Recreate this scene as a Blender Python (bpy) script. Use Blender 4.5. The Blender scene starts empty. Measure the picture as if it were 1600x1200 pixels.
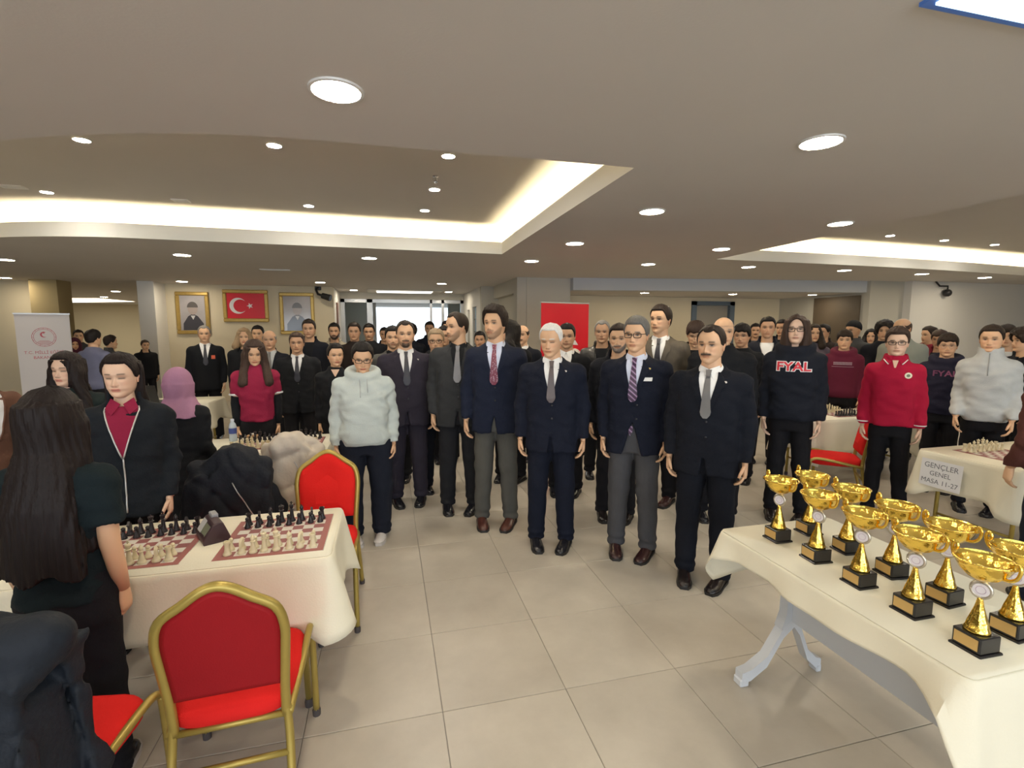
import bpy, bmesh, math, random
import numpy as np
from mathutils import Vector, Matrix
from mathutils.bvhtree import BVHTree

# ------------------------------------------------------------------ camera, world, daylight, exposure
SC = bpy.context.scene
COL = SC.collection
PI = math.pi
cam_d = bpy.data.cameras.new('camera'); cam = bpy.data.objects.new('camera', cam_d); COL.objects.link(cam)
cam_d.sensor_fit = 'HORIZONTAL'; cam_d.sensor_width = 36.0; cam_d.lens = 36.0*770/1600
cam_d.clip_start = 0.05; cam_d.clip_end = 200
cam.location = (0, 0, 1.75)
cam.rotation_euler = (PI/2 - math.atan(86/770.0), 0, -math.radians(14.13))
SC.camera = cam
SC.view_settings.view_transform = 'Standard'; SC.view_settings.look = 'None'
SC.view_settings.gamma = 1.0; SC.view_settings.use_curve_mapping = False
SC.view_settings.exposure = 0.10
SC.cycles.use_denoising = True
SC.cycles.max_bounces = 8; SC.cycles.diffuse_bounces = 4; SC.cycles.glossy_bounces = 4; SC.cycles.transmission_bounces = 6
SC.cycles.sample_clamp_indirect = 4.0

W = bpy.data.worlds.new('overcast_sky'); SC.world = W; W.use_nodes = True
bg = W.node_tree.nodes['Background']; bg.inputs[0].default_value = (0.78, 0.90, 1.0, 1); bg.inputs[1].default_value = 2.6

DOWN_STR, SPOT_STR, COVE_STR, PANEL_STR, WIN_POWER = 108.0, 320.0, 95.0, 1.8, 100.0
# daylight through the window wall behind the photographer
for wx in (-4.6, 0.0, 4.6):
    ld = bpy.data.lights.new('window_daylight', 'AREA'); ld.shape = 'RECTANGLE'; ld.size = 3.6; ld.size_y = 1.9
    ld.energy = WIN_POWER; ld.color = (0.86, 0.93, 1.0)
    lo = bpy.data.objects.new('window_daylight', ld); COL.objects.link(lo)
    lo.location = (wx, -5.42, 1.55); lo.rotation_euler = (PI/2, 0, 0)       # shines towards +v

# ------------------------------------------------------------------ materials
MATS = {}
def nodes_of(m):
    m.use_nodes = True; nt = m.node_tree; return nt, nt.nodes['Principled BSDF']
def mat(name, col, rough=0.7, metal=0.0, bump=0.0, scale=60.0, var=0.0, vscale=6.0, sheen=0.0, alpha=None, spec=None):
    if name in MATS: return MATS[name]
    m = bpy.data.materials.new(name); nt, b = nodes_of(m); N = nt.nodes; Lk = nt.links
    b.inputs['Base Color'].default_value = (*col, 1); b.inputs['Roughness'].default_value = rough; b.inputs['Metallic'].default_value = metal
    if spec is not None: b.inputs['Specular IOR Level'].default_value = spec
    if sheen: b.inputs['Sheen Weight'].default_value = sheen
    tc = None
    if var or bump: tc = N.new('ShaderNodeTexCoord')
    if var:
        nz = N.new('ShaderNodeTexNoise'); nz.inputs['Scale'].default_value = vscale; nz.inputs['Detail'].default_value = 4
        Lk.new(tc.outputs['Object'], nz.inputs['Vector'])
        mx = N.new('ShaderNodeMix'); mx.data_type = 'RGBA'
        mx.inputs[6].default_value = (*[c*(1-var) for c in col], 1); mx.inputs[7].default_value = (*[min(1, c*(1+var)) for c in col], 1)
        Lk.new(nz.outputs['Fac'], mx.inputs[0]); Lk.new(mx.outputs[2], b.inputs['Base Color'])
    if bump:
        nb = N.new('ShaderNodeTexNoise'); nb.inputs['Scale'].default_value = scale; nb.inputs['Detail'].default_value = 3
        Lk.new(tc.outputs['Object'], nb.inputs['Vector'])
        bp = N.new('ShaderNodeBump'); bp.inputs['Strength'].default_value = bump; bp.inputs['Distance'].default_value = 0.01
        Lk.new(nb.outputs['Fac'], bp.inputs['Height']); Lk.new(bp.outputs[0], b.inputs['Normal'])
    m.diffuse_color = (*col, 1)
    MATS[name] = m; return m
def emit(name, col, st):
    if name in MATS: return MATS[name]
    m = bpy.data.materials.new(name); nt, b = nodes_of(m)
    b.inputs['Base Color'].default_value = (*col, 1); b.inputs['Emission Color'].default_value = (*col, 1); b.inputs['Emission Strength'].default_value = st
    MATS[name] = m; return m
def cloth(name, col, rough=0.85, var=0.12, bump=0.25, scale=140): return mat(name, col, rough, 0, bump, scale, var, 9.0, spec=0.15)

CL = dict(plum=(.027,.024,.037), navyblk=(.0085,.010,.016), charcoal=(.032,.034,.038), charcoal2=(.017,.018,.022), navy=(.011,.015,.032), navydk=(.0085,.011,.022),
 greygreen=(.085,.085,.080), greymid=(.065,.066,.074), blackcloth=(.010,.011,.014), blacktr=(.011,.011,.014), blacktr2=(.010,.010,.013), white=(.80,.80,.80), paleblue=(.62,.67,.82),
 tiedark=(.020,.020,.032), tiered=(.14,.012,.03), tiegrey=(.20,.20,.22), tiegrey2=(.15,.145,.145), tiebrown=(.105,.085,.09), stone=(.50,.47,.44), leather=(.013,.013,.014),
 tweed=(.115,.098,.078), brownblk=(.022,.016,.015), trackblk=(.012,.014,.022), blackhood=(.012,.014,.022), greymauve=(.12,.10,.13), maroon=(.105,.014,.035), darkgrey=(.040,.042,.046),
 plumdk=(.060,.014,.028), sage=(.25,.27,.24), crimson=(.36,.010,.04), reddk=(.17,.018,.03), navyhood=(.016,.016,.034), palegrey=(.46,.48,.49), mint=(.50,.555,.545), navyblk2=(.012,.015,.026),
 maroonp=(.24,.016,.05), beige=(.42,.38,.30), mauve=(.33,.17,.27), blackzip=(.011,.014,.019), greenblk=(.010,.017,.018), blacktee=(.008,.014,.017), browncard=(.13,.065,.045), brownsw=(.085,.030,.024),
 slateblue=(.15,.16,.25), printgrey=(.38,.30,.36), printmaroon=(.20,.07,.14), under=(.01,.01,.012))
def cm(k):
    if k == 'leather': return mat('leather_black', CL[k], 0.35, 0, 0.3, 60, 0.1)
    if k == 'tweed': return cloth('tweed', CL[k], var=0.3, scale=220)
    return cloth('cloth_'+k, CL[k])
HC = dict(hdark=(.022,.015,.012), hblack=(.010,.008,.008), hblack2=(.012,.008,.008), hbrown=(.045,.028,.022), hfair=(.30,.22,.14), hwhite=(.80,.78,.74), hgrey=(.13,.125,.12), hgrey2=(.22,.21,.20), hblond=(.28,.19,.11))
SK = dict(pale=(.68,.46,.34), med=(.68,.42,.26), tan=(.53,.315,.195))
def hairmat(k):
    if k in MATS: return MATS[k]
    m = bpy.data.materials.new(k); nt, b = nodes_of(m); N = nt.nodes; Lk = nt.links; c = HC[k]
    tc = N.new('ShaderNodeTexCoord'); mp = N.new('ShaderNodeMapping'); mp.inputs['Scale'].default_value = (160, 160, 9)
    nz = N.new('ShaderNodeTexNoise'); nz.inputs['Scale'].default_value = 1.0; nz.inputs['Detail'].default_value = 3
    Lk.new(tc.outputs['Object'], mp.inputs[0]); Lk.new(mp.outputs[0], nz.inputs['Vector'])
    mx = N.new('ShaderNodeMix'); mx.data_type = 'RGBA'; mx.inputs[6].default_value = (*[x*.6 for x in c], 1); mx.inputs[7].default_value = (*[min(1, x*1.5) for x in c], 1)
    Lk.new(nz.outputs['Fac'], mx.inputs[0]); Lk.new(mx.outputs[2], b.inputs['Base Color']); b.inputs['Roughness'].default_value = .55; b.inputs['Specular IOR Level'].default_value = .18
    bp = N.new('ShaderNodeBump'); bp.inputs['Strength'].default_value = .5; bp.inputs['Distance'].default_value = .004
    Lk.new(nz.outputs['Fac'], bp.inputs['Height']); Lk.new(bp.outputs[0], b.inputs['Normal'])
    MATS[k] = m; return m
def skinmat():
    if 'skin' in MATS: return MATS['skin']
    m = bpy.data.materials.new('skin'); nt, b = nodes_of(m); N = nt.nodes; Lk = nt.links
    a = N.new('ShaderNodeVertexColor'); a.layer_name = 'Col'
    Lk.new(a.outputs['Color'], b.inputs['Base Color']); b.inputs['Roughness'].default_value = .5
    b.inputs['Specular IOR Level'].default_value = .35
    MATS['skin'] = m; return m
def tie_mat(k):
    if k not in ('tiepat', 'tiestripe'): return mat('silk_'+k, CL[k], .45, 0, .1, 300)
    if k in MATS: return MATS[k]
    m = bpy.data.materials.new(k); nt, b = nodes_of(m); N = nt.nodes; Lk = nt.links; tc = N.new('ShaderNodeTexCoord')
    if k == 'tiestripe':
        mp = N.new('ShaderNodeMapping'); mp.inputs['Rotation'].default_value = (0, math.radians(-40), 0)
        wv = N.new('ShaderNodeTexWave'); wv.wave_type = 'BANDS'; wv.bands_direction = 'Z'; wv.inputs['Scale'].default_value = 11
        Lk.new(tc.outputs['Object'], mp.inputs[0]); Lk.new(mp.outputs[0], wv.inputs['Vector'])
        rp = N.new('ShaderNodeValToRGB'); rp.color_ramp.interpolation = 'CONSTANT'
        rp.color_ramp.elements[0].color = (.05, .022, .06, 1); rp.color_ramp.elements[1].position = .72; rp.color_ramp.elements[1].color = (.30, .20, .34, 1)
        Lk.new(wv.outputs['Fac'], rp.inputs[0]); Lk.new(rp.outputs[0], b.inputs['Base Color'])
    else:
        vo = N.new('ShaderNodeTexVoronoi'); vo.inputs['Scale'].default_value = 70; Lk.new(tc.outputs['Object'], vo.inputs['Vector'])
        rp = N.new('ShaderNodeValToRGB'); rp.color_ramp.elements[0].color = (.35, .22, .28, 1); rp.color_ramp.elements[0].position = .25
        rp.color_ramp.elements[1].position = .5; rp.color_ramp.elements[1].color = (.16, .02, .05, 1)
        Lk.new(vo.outputs['Distance'], rp.inputs[0]); Lk.new(rp.outputs[0], b.inputs['Base Color'])
    b.inputs['Roughness'].default_value = .45; MATS[k] = m; return m

# ------------------------------------------------------------------ mesh helpers
class MB:
    def __init__(s): s.v = []; s.f = []; s.m = []
    def add(s, vs, fs, mi=0):
        o = len(s.v); s.v.extend([tuple(map(float, q)) for q in vs]); s.f.extend([tuple(o+int(i) for i in f) for f in fs]); s.m.extend([mi]*len(fs)); return s
    def box(s, x0, x1, y0, y1, z0, z1, mi=0, bev=0.0):
        if bev <= 0:
            vs = [(x0,y0,z0),(x1,y0,z0),(x1,y1,z0),(x0,y1,z0),(x0,y0,z1),(x1,y0,z1),(x1,y1,z1),(x0,y1,z1)]
            return s.add(vs, [(0,3,2,1),(4,5,6,7),(0,1,5,4),(1,2,6,5),(2,3,7,6),(3,0,4,7)], mi)
        b = min(bev, (x1-x0)/2.01, (y1-y0)/2.01, (z1-z0)/2.01); rows = []
        for z, d in ((z0, b), (z0+b, 0), (z1-b, 0), (z1, b)):
            rows.append([(x0+b,y0+d,z),(x1-b,y0+d,z),(x1-d,y0+b,z),(x1-d,y1-b,z),(x1-b,y1-d,z),(x0+b,y1-d,z),(x0+d,y1-b,z),(x0+d,y0+b,z)])
        return s.loft(rows, mi)
    def loft(s, rings, mi=0, caps=True):
        n = len(rings[0]); vs = [q for r in rings for q in r]; fs = []
        for k in range(len(rings)-1):
            for i in range(n):
                j = (i+1) % n; fs.append((k*n+i, k*n+j, (k+1)*n+j, (k+1)*n+i))
        if caps: fs.append(tuple(range(n-1, -1, -1))); fs.append(tuple((len(rings)-1)*n+i for i in range(n)))
        return s.add(vs, fs, mi)
    def lathe(s, prof, n=20, c=(0,0,0), mi=0, caps=True):
        return s.loft([[(c[0]+r*math.cos(2*PI*i/n), c[1]+r*math.sin(2*PI*i/n), c[2]+z) for i in range(n)] for r, z in prof], mi, caps)
    def tube(s, path, rad, n=8, mi=0, flat=1.0, caps=True):
        path = [Vector(q) for q in path]; R = rad if isinstance(rad, (list, tuple)) else [rad]*len(path); rings = []
        up = None
        for i, q in enumerate(path):
            t = (path[min(i+1, len(path)-1)] - path[max(i-1, 0)]).normalized()
            if up is None: up = Vector((0,0,1)) if abs(t.z) < .9 else Vector((0,1,0))
            a = t.cross(up).normalized(); b = a.cross(t).normalized(); up = b
            rings.append([q + a*(R[i]*math.cos(2*PI*k/n)) + b*(R[i]*flat*math.sin(2*PI*k/n)) for k in range(n)])
        return s.loft(rings, mi, caps)
    def prism(s, poly, y0, y1, mi=0):      # polygon in x,z extruded along y
        n = len(poly); vs = [(x, y0, z) for x, z in poly] + [(x, y1, z) for x, z in poly]
        fs = [tuple(range(n)), tuple(range(2*n-1, n-1, -1))] + [(i, i+n, (i+1) % n + n, (i+1) % n) for i in range(n)]
        return s.add(vs, fs, mi)
    def sphere(s, c, r, nu=12, nv=8, mi=0, sx=1, sy=1, sz=1):
        rings = []
        for k in range(1, nv):
            a = PI*k/nv; rings.append([(c[0]+sx*r*math.sin(a)*math.cos(2*PI*i/nu), c[1]+sy*r*math.sin(a)*math.sin(2*PI*i/nu), c[2]-sz*r*math.cos(a)) for i in range(nu)])
        return s.loft(rings, mi, True)
    def build(s, name, mats, parent=None, smooth=False, fixn=True):
        me = bpy.data.meshes.new(name); me.from_pydata(s.v, [], s.f)
        for m in (mats if isinstance(mats, (list, tuple)) else [mats]): me.materials.append(m)
        me.polygons.foreach_set('material_index', np.array(s.m, dtype=np.int32))
        if fixn:
            bm = bmesh.new(); bm.from_mesh(me); bmesh.ops.recalc_face_normals(bm, faces=bm.faces); bm.to_mesh(me); bm.free()
        if smooth:
            me.shade_smooth()
            if smooth != 'all': me.set_sharp_from_angle(angle=math.radians(38))
        return link(name, me, parent)
def link(name, me, parent=None):
    o = bpy.data.objects.new(name, me); COL.objects.link(o)
    if parent is not None: o.parent = parent
    return o
def tag(o, label, cat, group=None, kind=None):
    if label: o['label'] = label
    if cat: o['category'] = cat
    if group: o['group'] = group
    if kind: o['kind'] = kind
    return o
def thing(name, label, cat, loc=(0,0,0), rz=0.0, group=None):
    o = bpy.data.objects.new(name, None); COL.objects.link(o); o.location = loc; o.rotation_euler = (0, 0, rz); o.empty_display_size = .1
    return tag(o, label, cat, group)
def struct(name, mb, m, smooth=False, parent=None):
    o = mb.build(name, m, parent, smooth)
    if parent is None: o['kind'] = 'structure'
    return o
def copy_tree(o, parent=None):
    c = o.copy(); COL.objects.link(c); c.parent = parent
    for ch in list(o.children): copy_tree(ch, c)
    return c
def text_mesh(body, size, bold=0.0, align='CENTER'):
    cu = bpy.data.curves.new('txt', 'FONT'); cu.body = body; cu.size = size; cu.align_x = align; cu.align_y = 'CENTER'; cu.offset = bold; cu.resolution_u = 3
    o = bpy.data.objects.new('txt', cu); COL.objects.link(o); dg = bpy.context.evaluated_depsgraph_get()
    me = bpy.data.meshes.new_from_object(o.evaluated_get(dg)); vs = [tuple(q.co) for q in me.vertices]; fs = [tuple(p.vertices) for p in me.polygons]
    bpy.data.objects.remove(o); bpy.data.curves.remove(cu); bpy.data.meshes.remove(me)
    return vs, fs

# ------------------------------------------------------------------ surface nets on a numpy grid (inside negative)
def snet(F, org, h):
    F = F.astype(np.float32); S = F < 0; nx, ny, nz = F.shape
    c = np.zeros((nx-1, ny-1, nz-1), np.int8)
    for i in (0,1):
        for j in (0,1):
            for k in (0,1): c += S[i:nx-1+i, j:ny-1+j, k:nz-1+k]
    act = (c > 0) & (c < 8); idx = -np.ones(act.shape, np.int32); I, J, K = np.nonzero(act); n = len(I); idx[I, J, K] = np.arange(n)
    P = np.zeros((n, 3)); Wt = np.zeros(n)
    for ax in range(3):
        for a in (0,1):
            for b in (0,1):
                o0 = [0,0,0]; o0[(ax+1) % 3] = a; o0[(ax+2) % 3] = b; o1 = list(o0); o1[ax] = 1
                f0 = F[I+o0[0], J+o0[1], K+o0[2]]; f1 = F[I+o1[0], J+o1[1], K+o1[2]]; cr = (f0 < 0) != (f1 < 0)
                t = np.where(cr, f0/np.where(cr, f0-f1, 1), 0); q = np.array(o0, float)[None, :].repeat(n, 0); q[:, ax] = t
                P += q*cr[:, None]; Wt += cr
    P = P/Wt[:, None] + np.stack([I, J, K], 1); V = np.array(org)[None] + P*h
    Q = []
    for ax in range(3):
        s0 = [slice(1, d-1) for d in F.shape]; s0[ax] = slice(0, F.shape[ax]-1); s1 = list(s0); s1[ax] = slice(1, F.shape[ax])
        A = S[tuple(s0)]; B = S[tuple(s1)]; E = np.argwhere(A != B)
        if not len(E): continue
        inv = A[tuple(E.T)]; off = np.array([1,1,1]); off[ax] = 0; E = E + off
        b, d = (ax+1) % 3, (ax+2) % 3; e1 = np.zeros(3, int); e1[b] = 1; e2 = np.zeros(3, int); e2[d] = 1
        q = np.stack([idx[tuple((E-e1-e2).T)], idx[tuple((E-e2).T)], idx[tuple(E.T)], idx[tuple((E-e1).T)]], 1)
        q = np.where(inv[:, None], q, q[:, ::-1]); Q.append(q)
    return V, np.concatenate(Q)
def grid(lo, hi, h):
    ax = [np.arange(lo[i], hi[i]+h, h) for i in range(3)]
    return ax[0][:, None, None], ax[1][None, :, None], ax[2][None, None, :]
def smin(a, b, k):
    t = np.clip(.5+.5*(b-a)/k, 0, 1); return b*(1-t)+a*t-k*t*(1-t)
def seg(X, Y, Z, p, q, r0, r1, fy=1.0):
    d = np.array(q, float)-np.array(p, float); L2 = (d*d).sum()
    t = np.clip(((X-p[0])*d[0]+(Y-p[1])*d[1]+(Z-p[2])*d[2])/L2, 0, 1)
    return np.sqrt((X-p[0]-t*d[0])**2+((Y-p[1]-t*d[1])/fy)**2+(Z-p[2]-t*d[2])**2)-(r0+(r1-r0)*t)
def ell(X, Y, Z, c, r):
    k = np.sqrt(((X-c[0])/r[0])**2+((Y-c[1])/r[1])**2+((Z-c[2])/r[2])**2); return (k-1)*min(r)
def quad_mesh(name, V, Q, m, parent, smooth=True):
    me = bpy.data.meshes.new(name); me.vertices.add(len(V)); me.vertices.foreach_set('co', np.asarray(V, np.float32).ravel())
    me.loops.add(4*len(Q)); me.loops.foreach_set('vertex_index', np.asarray(Q, np.int32).ravel())
    me.polygons.add(len(Q)); me.polygons.foreach_set('loop_start', np.arange(0, 4*len(Q), 4, dtype=np.int32))
    me.update(calc_edges=True); me.validate()
    if smooth: me.shade_smooth()
    me.materials.append(m); return link(name, me, parent)

# ------------------------------------------------------------------ the room
M_CEIL = mat('ceiling_paint', (.60,.57,.54), .9, 0, .05, 80, .03, 1.5)
M_WHITE = mat('cove_white', (.80,.78,.72), .85)
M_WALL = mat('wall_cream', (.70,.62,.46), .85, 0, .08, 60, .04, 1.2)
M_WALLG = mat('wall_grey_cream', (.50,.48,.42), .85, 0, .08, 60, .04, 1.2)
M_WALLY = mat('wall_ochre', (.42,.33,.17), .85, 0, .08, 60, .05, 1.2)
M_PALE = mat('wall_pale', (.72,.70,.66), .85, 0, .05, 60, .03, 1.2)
M_BEAM = mat('beam_blue_grey', (.50,.52,.55), .85)
M_DARKDOOR = mat('door_umber', (.10,.075,.05), .6, 0, .1, 30, .15, 3)
M_GROUT = mat('floor_base', (.33,.31,.28), .9)
def tile_mat():
    m = bpy.data.materials.new('porcelain_tile'); nt, b = nodes_of(m); N = nt.nodes; Lk = nt.links
    tc = N.new('ShaderNodeTexCoord'); oi = N.new('ShaderNodeObjectInfo')
    geo = N.new('ShaderNodeNewGeometry')
    n1 = N.new('ShaderNodeTexNoise'); n1.inputs['Scale'].default_value = 2.2; n1.inputs['Detail'].default_value = 6; n1.inputs['Roughness'].default_value = .62
    n2 = N.new('ShaderNodeTexNoise'); n2.inputs['Scale'].default_value = 18; n2.inputs['Detail'].default_value = 3
    Lk.new(geo.outputs['Position'], n1.inputs['Vector']); Lk.new(geo.outputs['Position'], n2.inputs['Vector'])
    rp = N.new('ShaderNodeValToRGB'); rp.color_ramp.elements[0].position = .3; rp.color_ramp.elements[0].color = (.44,.395,.33,1)
    rp.color_ramp.elements[1].position = .72; rp.color_ramp.elements[1].color = (.56,.51,.43,1)
    Lk.new(n1.outputs['Fac'], rp.inputs[0])
    hv = N.new('ShaderNodeHueSaturation'); mr = N.new('ShaderNodeMapRange'); mr.inputs['To Min'].default_value = .95; mr.inputs['To Max'].default_value = 1.05
    Lk.new(oi.outputs['Random'], mr.inputs[0]); Lk.new(mr.outputs[0], hv.inputs['Value']); Lk.new(rp.outputs[0], hv.inputs['Color']); Lk.new(hv.outputs[0], b.inputs['Base Color'])
    r2 = N.new('ShaderNodeMapRange'); r2.inputs['To Min'].default_value = .28; r2.inputs['To Max'].default_value = .42
    Lk.new(n2.outputs['Fac'], r2.inputs[0]); Lk.new(r2.outputs[0], b.inputs['Roughness'])
    return m
M_TILE = tile_mat()
def far_floor_mat():
    m = bpy.data.materials.new('floor_far_tiles'); nt, b = nodes_of(m); N = nt.nodes; Lk = nt.links
    geo = N.new('ShaderNodeNewGeometry'); br = N.new('ShaderNodeTexBrick'); br.offset = 0
    mp = N.new('ShaderNodeMapping'); mp.inputs['Location'].default_value = (-.2, -.3, 0)
    br.inputs['Scale'].default_value = 1; br.inputs['Brick Width'].default_value = .6; br.inputs['Row Height'].default_value = .6; br.inputs['Mortar Size'].default_value = .003
    br.inputs['Color1'].default_value = (.49,.445,.375,1); br.inputs['Color2'].default_value = (.51,.465,.395,1); br.inputs['Mortar'].default_value = (.22,.2,.18,1)
    Lk.new(geo.outputs['Position'], mp.inputs[0]); Lk.new(mp.outputs[0], br.inputs['Vector']); Lk.new(br.outputs['Color'], b.inputs['Base Color']); b.inputs['Roughness'].default_value = .36
    return m
fl = struct('floor', MB().box(-16.2, 18.2, -5.7, 26, -.2, -.004), far_floor_mat())
# porcelain tiles, 60 cm, each its own piece where it can be told apart
tile_me = None; cand = []
TH = math.radians(14.13)
for i in range(-22, 30):
    for j in range(-3, 22):
        u = .5+.6*i; v = .6+.6*j - .0
        v = 2.4+.6*(j-3)
        Z = u*math.sin(TH)+v*math.cos(TH); X = u*math.cos(TH)-v*math.sin(TH)
        if Z < .9 or abs(X) > 1.04*Z+.6 or Z > 10: continue
        cand.append((Z, u, v))
cand.sort()
for k, (Z, u, v) in enumerate(cand[:298]):
    if tile_me is None:
        o = MB().box(-.2985, .2985, -.2985, .2985, -.012, 0, 0, .002).build('floor_tile', M_TILE, fl); tile_me = o.data
    else: o = link('floor_tile', tile_me, fl)
    o.location = (u, v, 0)

from mathutils.geometry import tessellate_polygon
CZ, LIPZ, UPZ = 2.8, 2.965, 3.15
def vA_far(u): return 6.94+(u-1.6)*.0355 if u > -2.9 else 6.78+.16*(-2.9-u)**2
def vA_near(u): return 3.07+.14*max(0, -u-.3)**2
us = [1.6-(7.2*k/36) for k in range(37)]
recA = [(u, vA_near(u)) for u in us[::-1]] + [(u, vA_far(u)) for u in us]         # counter-clockwise
ub = [4.87+9.2*k/30 for k in range(31)]
recB = [(u, 1.6) for u in (4.87, 14.07)] + [(u, 6.65+.009*(u-4.87)**2) for u in ub[::-1]]
outer = [(-16, -5.5), (18, -5.5), (18, 25), (-16, 25)]
loops = [outer, recA, recB]
flat = [Vector((x, y, CZ)) for lp in loops for x, y in lp]
tris = tessellate_polygon([[Vector((x, y, 0)) for x, y in lp] for lp in loops])
ceil = struct('ceiling', MB().add(flat, tris), M_CEIL)
def offset_loop(lp, d):
    n = len(lp); out = []
    for i in range(n):
        a = Vector(lp[i-1]); b = Vector(lp[i]); c = Vector(lp[(i+1) % n]); e1 = (b-a).normalized(); e2 = (c-b).normalized()
        n1 = Vector((e1.y, -e1.x)); n2 = Vector((e2.y, -e2.x)); m = (n1+n2).normalized(); k = max(.4, m.dot(n1)); q = b+m*(d/k); out.append((q.x, q.y))
    return out
def wall_strip(lp, z0, z1, lp2=None):
    lp2 = lp2 or lp; n = len(lp)
    return [(x, y, z0) for x, y in lp]+[(x, y, z1) for x, y in lp2], [(i, (i+1) % n, (i+1) % n+n, i+n) for i in range(n)]
M_STRIP = emit('cove_led', (1.0,.84,.52), COVE_STR)
for lp in (recA, recB):
    o1 = offset_loop(lp, .24)
    m = MB(); m.add(*wall_strip(lp, CZ, LIPZ)); m.add(*wall_strip(offset_loop(lp, .03), LIPZ, LIPZ, lp)); struct('cove_lip', m, M_WHITE, parent=ceil)
    m = MB(); m.add(*wall_strip(offset_loop(lp, .03), LIPZ, LIPZ-.06)); m.add(*wall_strip(offset_loop(lp, .03), LIPZ-.06, LIPZ-.06, o1)); m.add(*wall_strip(o1, LIPZ-.06, UPZ)); struct('cove_ledge', m, M_WHITE, parent=ceil)
    m = MB(); m.add(*wall_strip(offset_loop(lp, .09), LIPZ-.045, LIPZ-.045, offset_loop(lp, .13))); struct('light_strip', m, M_STRIP, parent=ceil)
    m = MB(); m.add([(x, y, UPZ) for x, y in o1], tessellate_polygon([[Vector((x, y, 0)) for x, y in o1]])); struct('upper_ceiling', m, M_CEIL, parent=ceil)
struct('roof_slab', MB().box(-16.2, 18.2, -5.7, 26, 3.3, 3.4), M_CEIL, parent=ceil)

T = .2
# entrance wall with the three frames, its end pier and the rooms beyond
struct('wall_entrance', MB().box(-5.0, -1.3, 13.3, 13.5, 0, CZ), M_WALL)
struct('wall_pier', MB().box(-5.32, -5.0, 12.7, 13.5, 0, CZ), M_PALE)
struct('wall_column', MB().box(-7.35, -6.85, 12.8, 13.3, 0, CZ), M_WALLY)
struct('wall_far_left', MB().box(-16, -7.3, 13.3, 13.5, 0, CZ), M_WALL)
struct('wall_far', MB().box(-16, -4.9, 24.8, 25, 0, CZ), M_WALL)
struct('wall_inner', MB().box(-5.1, -4.9, 13.5, 25, 0, CZ), M_WALL)
struct('wall_left', MB().box(-16.2, -16, -5.5, 25, 0, 3.3), M_WALL)
struct('wall_right', MB().box(18, 18.2, -5.5, 25, 0, 3.3), M_WALL)
m = MB(); m.add([(-10.9,20.4,2.79),(-9.6,20.1,2.79),(-9.4,22.2,2.79),(-12.6,23.6,2.79)], [(0,1,2,3)])
struct('far_cove_strip', m, emit('far_cove_led', (1,.93,.75), 3.0), parent=ceil)
# vestibule
struct('wall_vestibule_left', MB().box(-1.5, -1.3, 13.5, 15.4, 0, CZ), M_PALE)
m = MB(); m.box(2.3, 2.5, 12.3, 13.0, 0, CZ); m.box(2.3, 2.5, 13.0, 13.6, 2.35, CZ); m.box(2.3, 2.5, 13.6, 14.1, 0, CZ); m.box(2.3, 2.5, 14.1, 14.5, 2.3, CZ); m.box(2.3, 2.5, 14.5, 15.4, 0, CZ); m.box(2.5, 2.9, 12.3, 15.4, 0, CZ)
struct('wall_vestibule_right', m, M_PALE)
struct('door_1', MB().box(-1.31, -1.27, 14.0, 14.35, 0, 2.45), mat('door_brown', (.16,.07,.035), .5))
struct('door_2', MB().box(2.36, 2.49, 14.12, 14.48, 0, 2.28), mat('door_slate', (.06,.065,.07), .5))
m = MB(); m.box(2.36, 2.48, 13.02, 13.58, 0, 2.34, 0)
struct('window_1', m, mat('glass_blue', (.30,.42,.55), .12))
for k in range(6): struct('muntin', MB().box(2.34, 2.365, 13.02, 13.58, .3+.34*k, .33+.34*k), mat('muntin_dark', (.03,.035,.05), .5), parent=bpy.data.objects['window_1'])
# side wall with a shallow opening, pillar, beam, recess
m = MB(); m.box(2.6, 2.8, 9.9, 10.2, 0, CZ); m.box(2.6, 2.8, 10.2, 12.3, 2.5, CZ); m.box(2.28, 2.8, 12.2, 12.36, 0, CZ); m.box(2.72, 2.8, 10.2, 12.3, 0, 2.5)
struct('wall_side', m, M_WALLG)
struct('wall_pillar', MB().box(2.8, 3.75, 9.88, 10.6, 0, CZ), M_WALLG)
m = MB(); pl = [(3.75, 9.72), (7.0, 9.22), (10.32, 8.80), (10.32, 9.05), (7.0, 9.47), (3.75, 9.97)]
m.loft([[(x, y, 2.55) for x, y in pl], [(x, y, CZ-.001) for x, y in pl]]); struct('trim_beam', m, M_BEAM)
m = MB(); pl = [(3.75, 9.96), (7.0, 9.46), (10.32, 9.04), (10.32, 11.5), (3.75, 11.5)]
m.loft([[(x, y, 2.555) for x, y in pl], [(x, y, 2.6) for x, y in pl]]); struct('ceiling_recess', m, M_CEIL)
m = MB(); m.box(3.7, 7.64, 11.3, 11.5, 0, 2.55); m.box(7.64, 8.83, 11.3, 11.5, 2.44, 2.55); m.box(8.83, 14.6, 11.3, 11.5, 0, 2.55)
struct('wall_recess', m, M_WALL)
m = MB(); m.box(7.60, 7.74, 11.26, 11.4, 0, 2.46); m.box(8.73, 8.87, 11.26, 11.4, 0, 2.46); m.box(7.6, 8.87, 11.26, 11.4, 2.36, 2.46)
df = struct('door_3', m, mat('door_frame_blue', (.10,.14,.19), .5)); struct('door_leaf', MB().box(7.74, 8.73, 11.36, 11.42, 0, 2.36), mat('door_grey', (.30,.28,.25), .6), parent=df)
struct('door_4', MB().box(10.26, 10.31, 8.92, 10.15, 0, 2.50), M_DARKDOOR)
struct('wall_pier_right', MB().box(10.3, 11.3, 8.72, 11.3, 0, CZ), M_WALLG)  # grey paint stands in for the shade on this pier face
struct('wall_right_back', MB().box(11.25, 18, 8.55, 8.75, 0, CZ), M_PALE)
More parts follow.
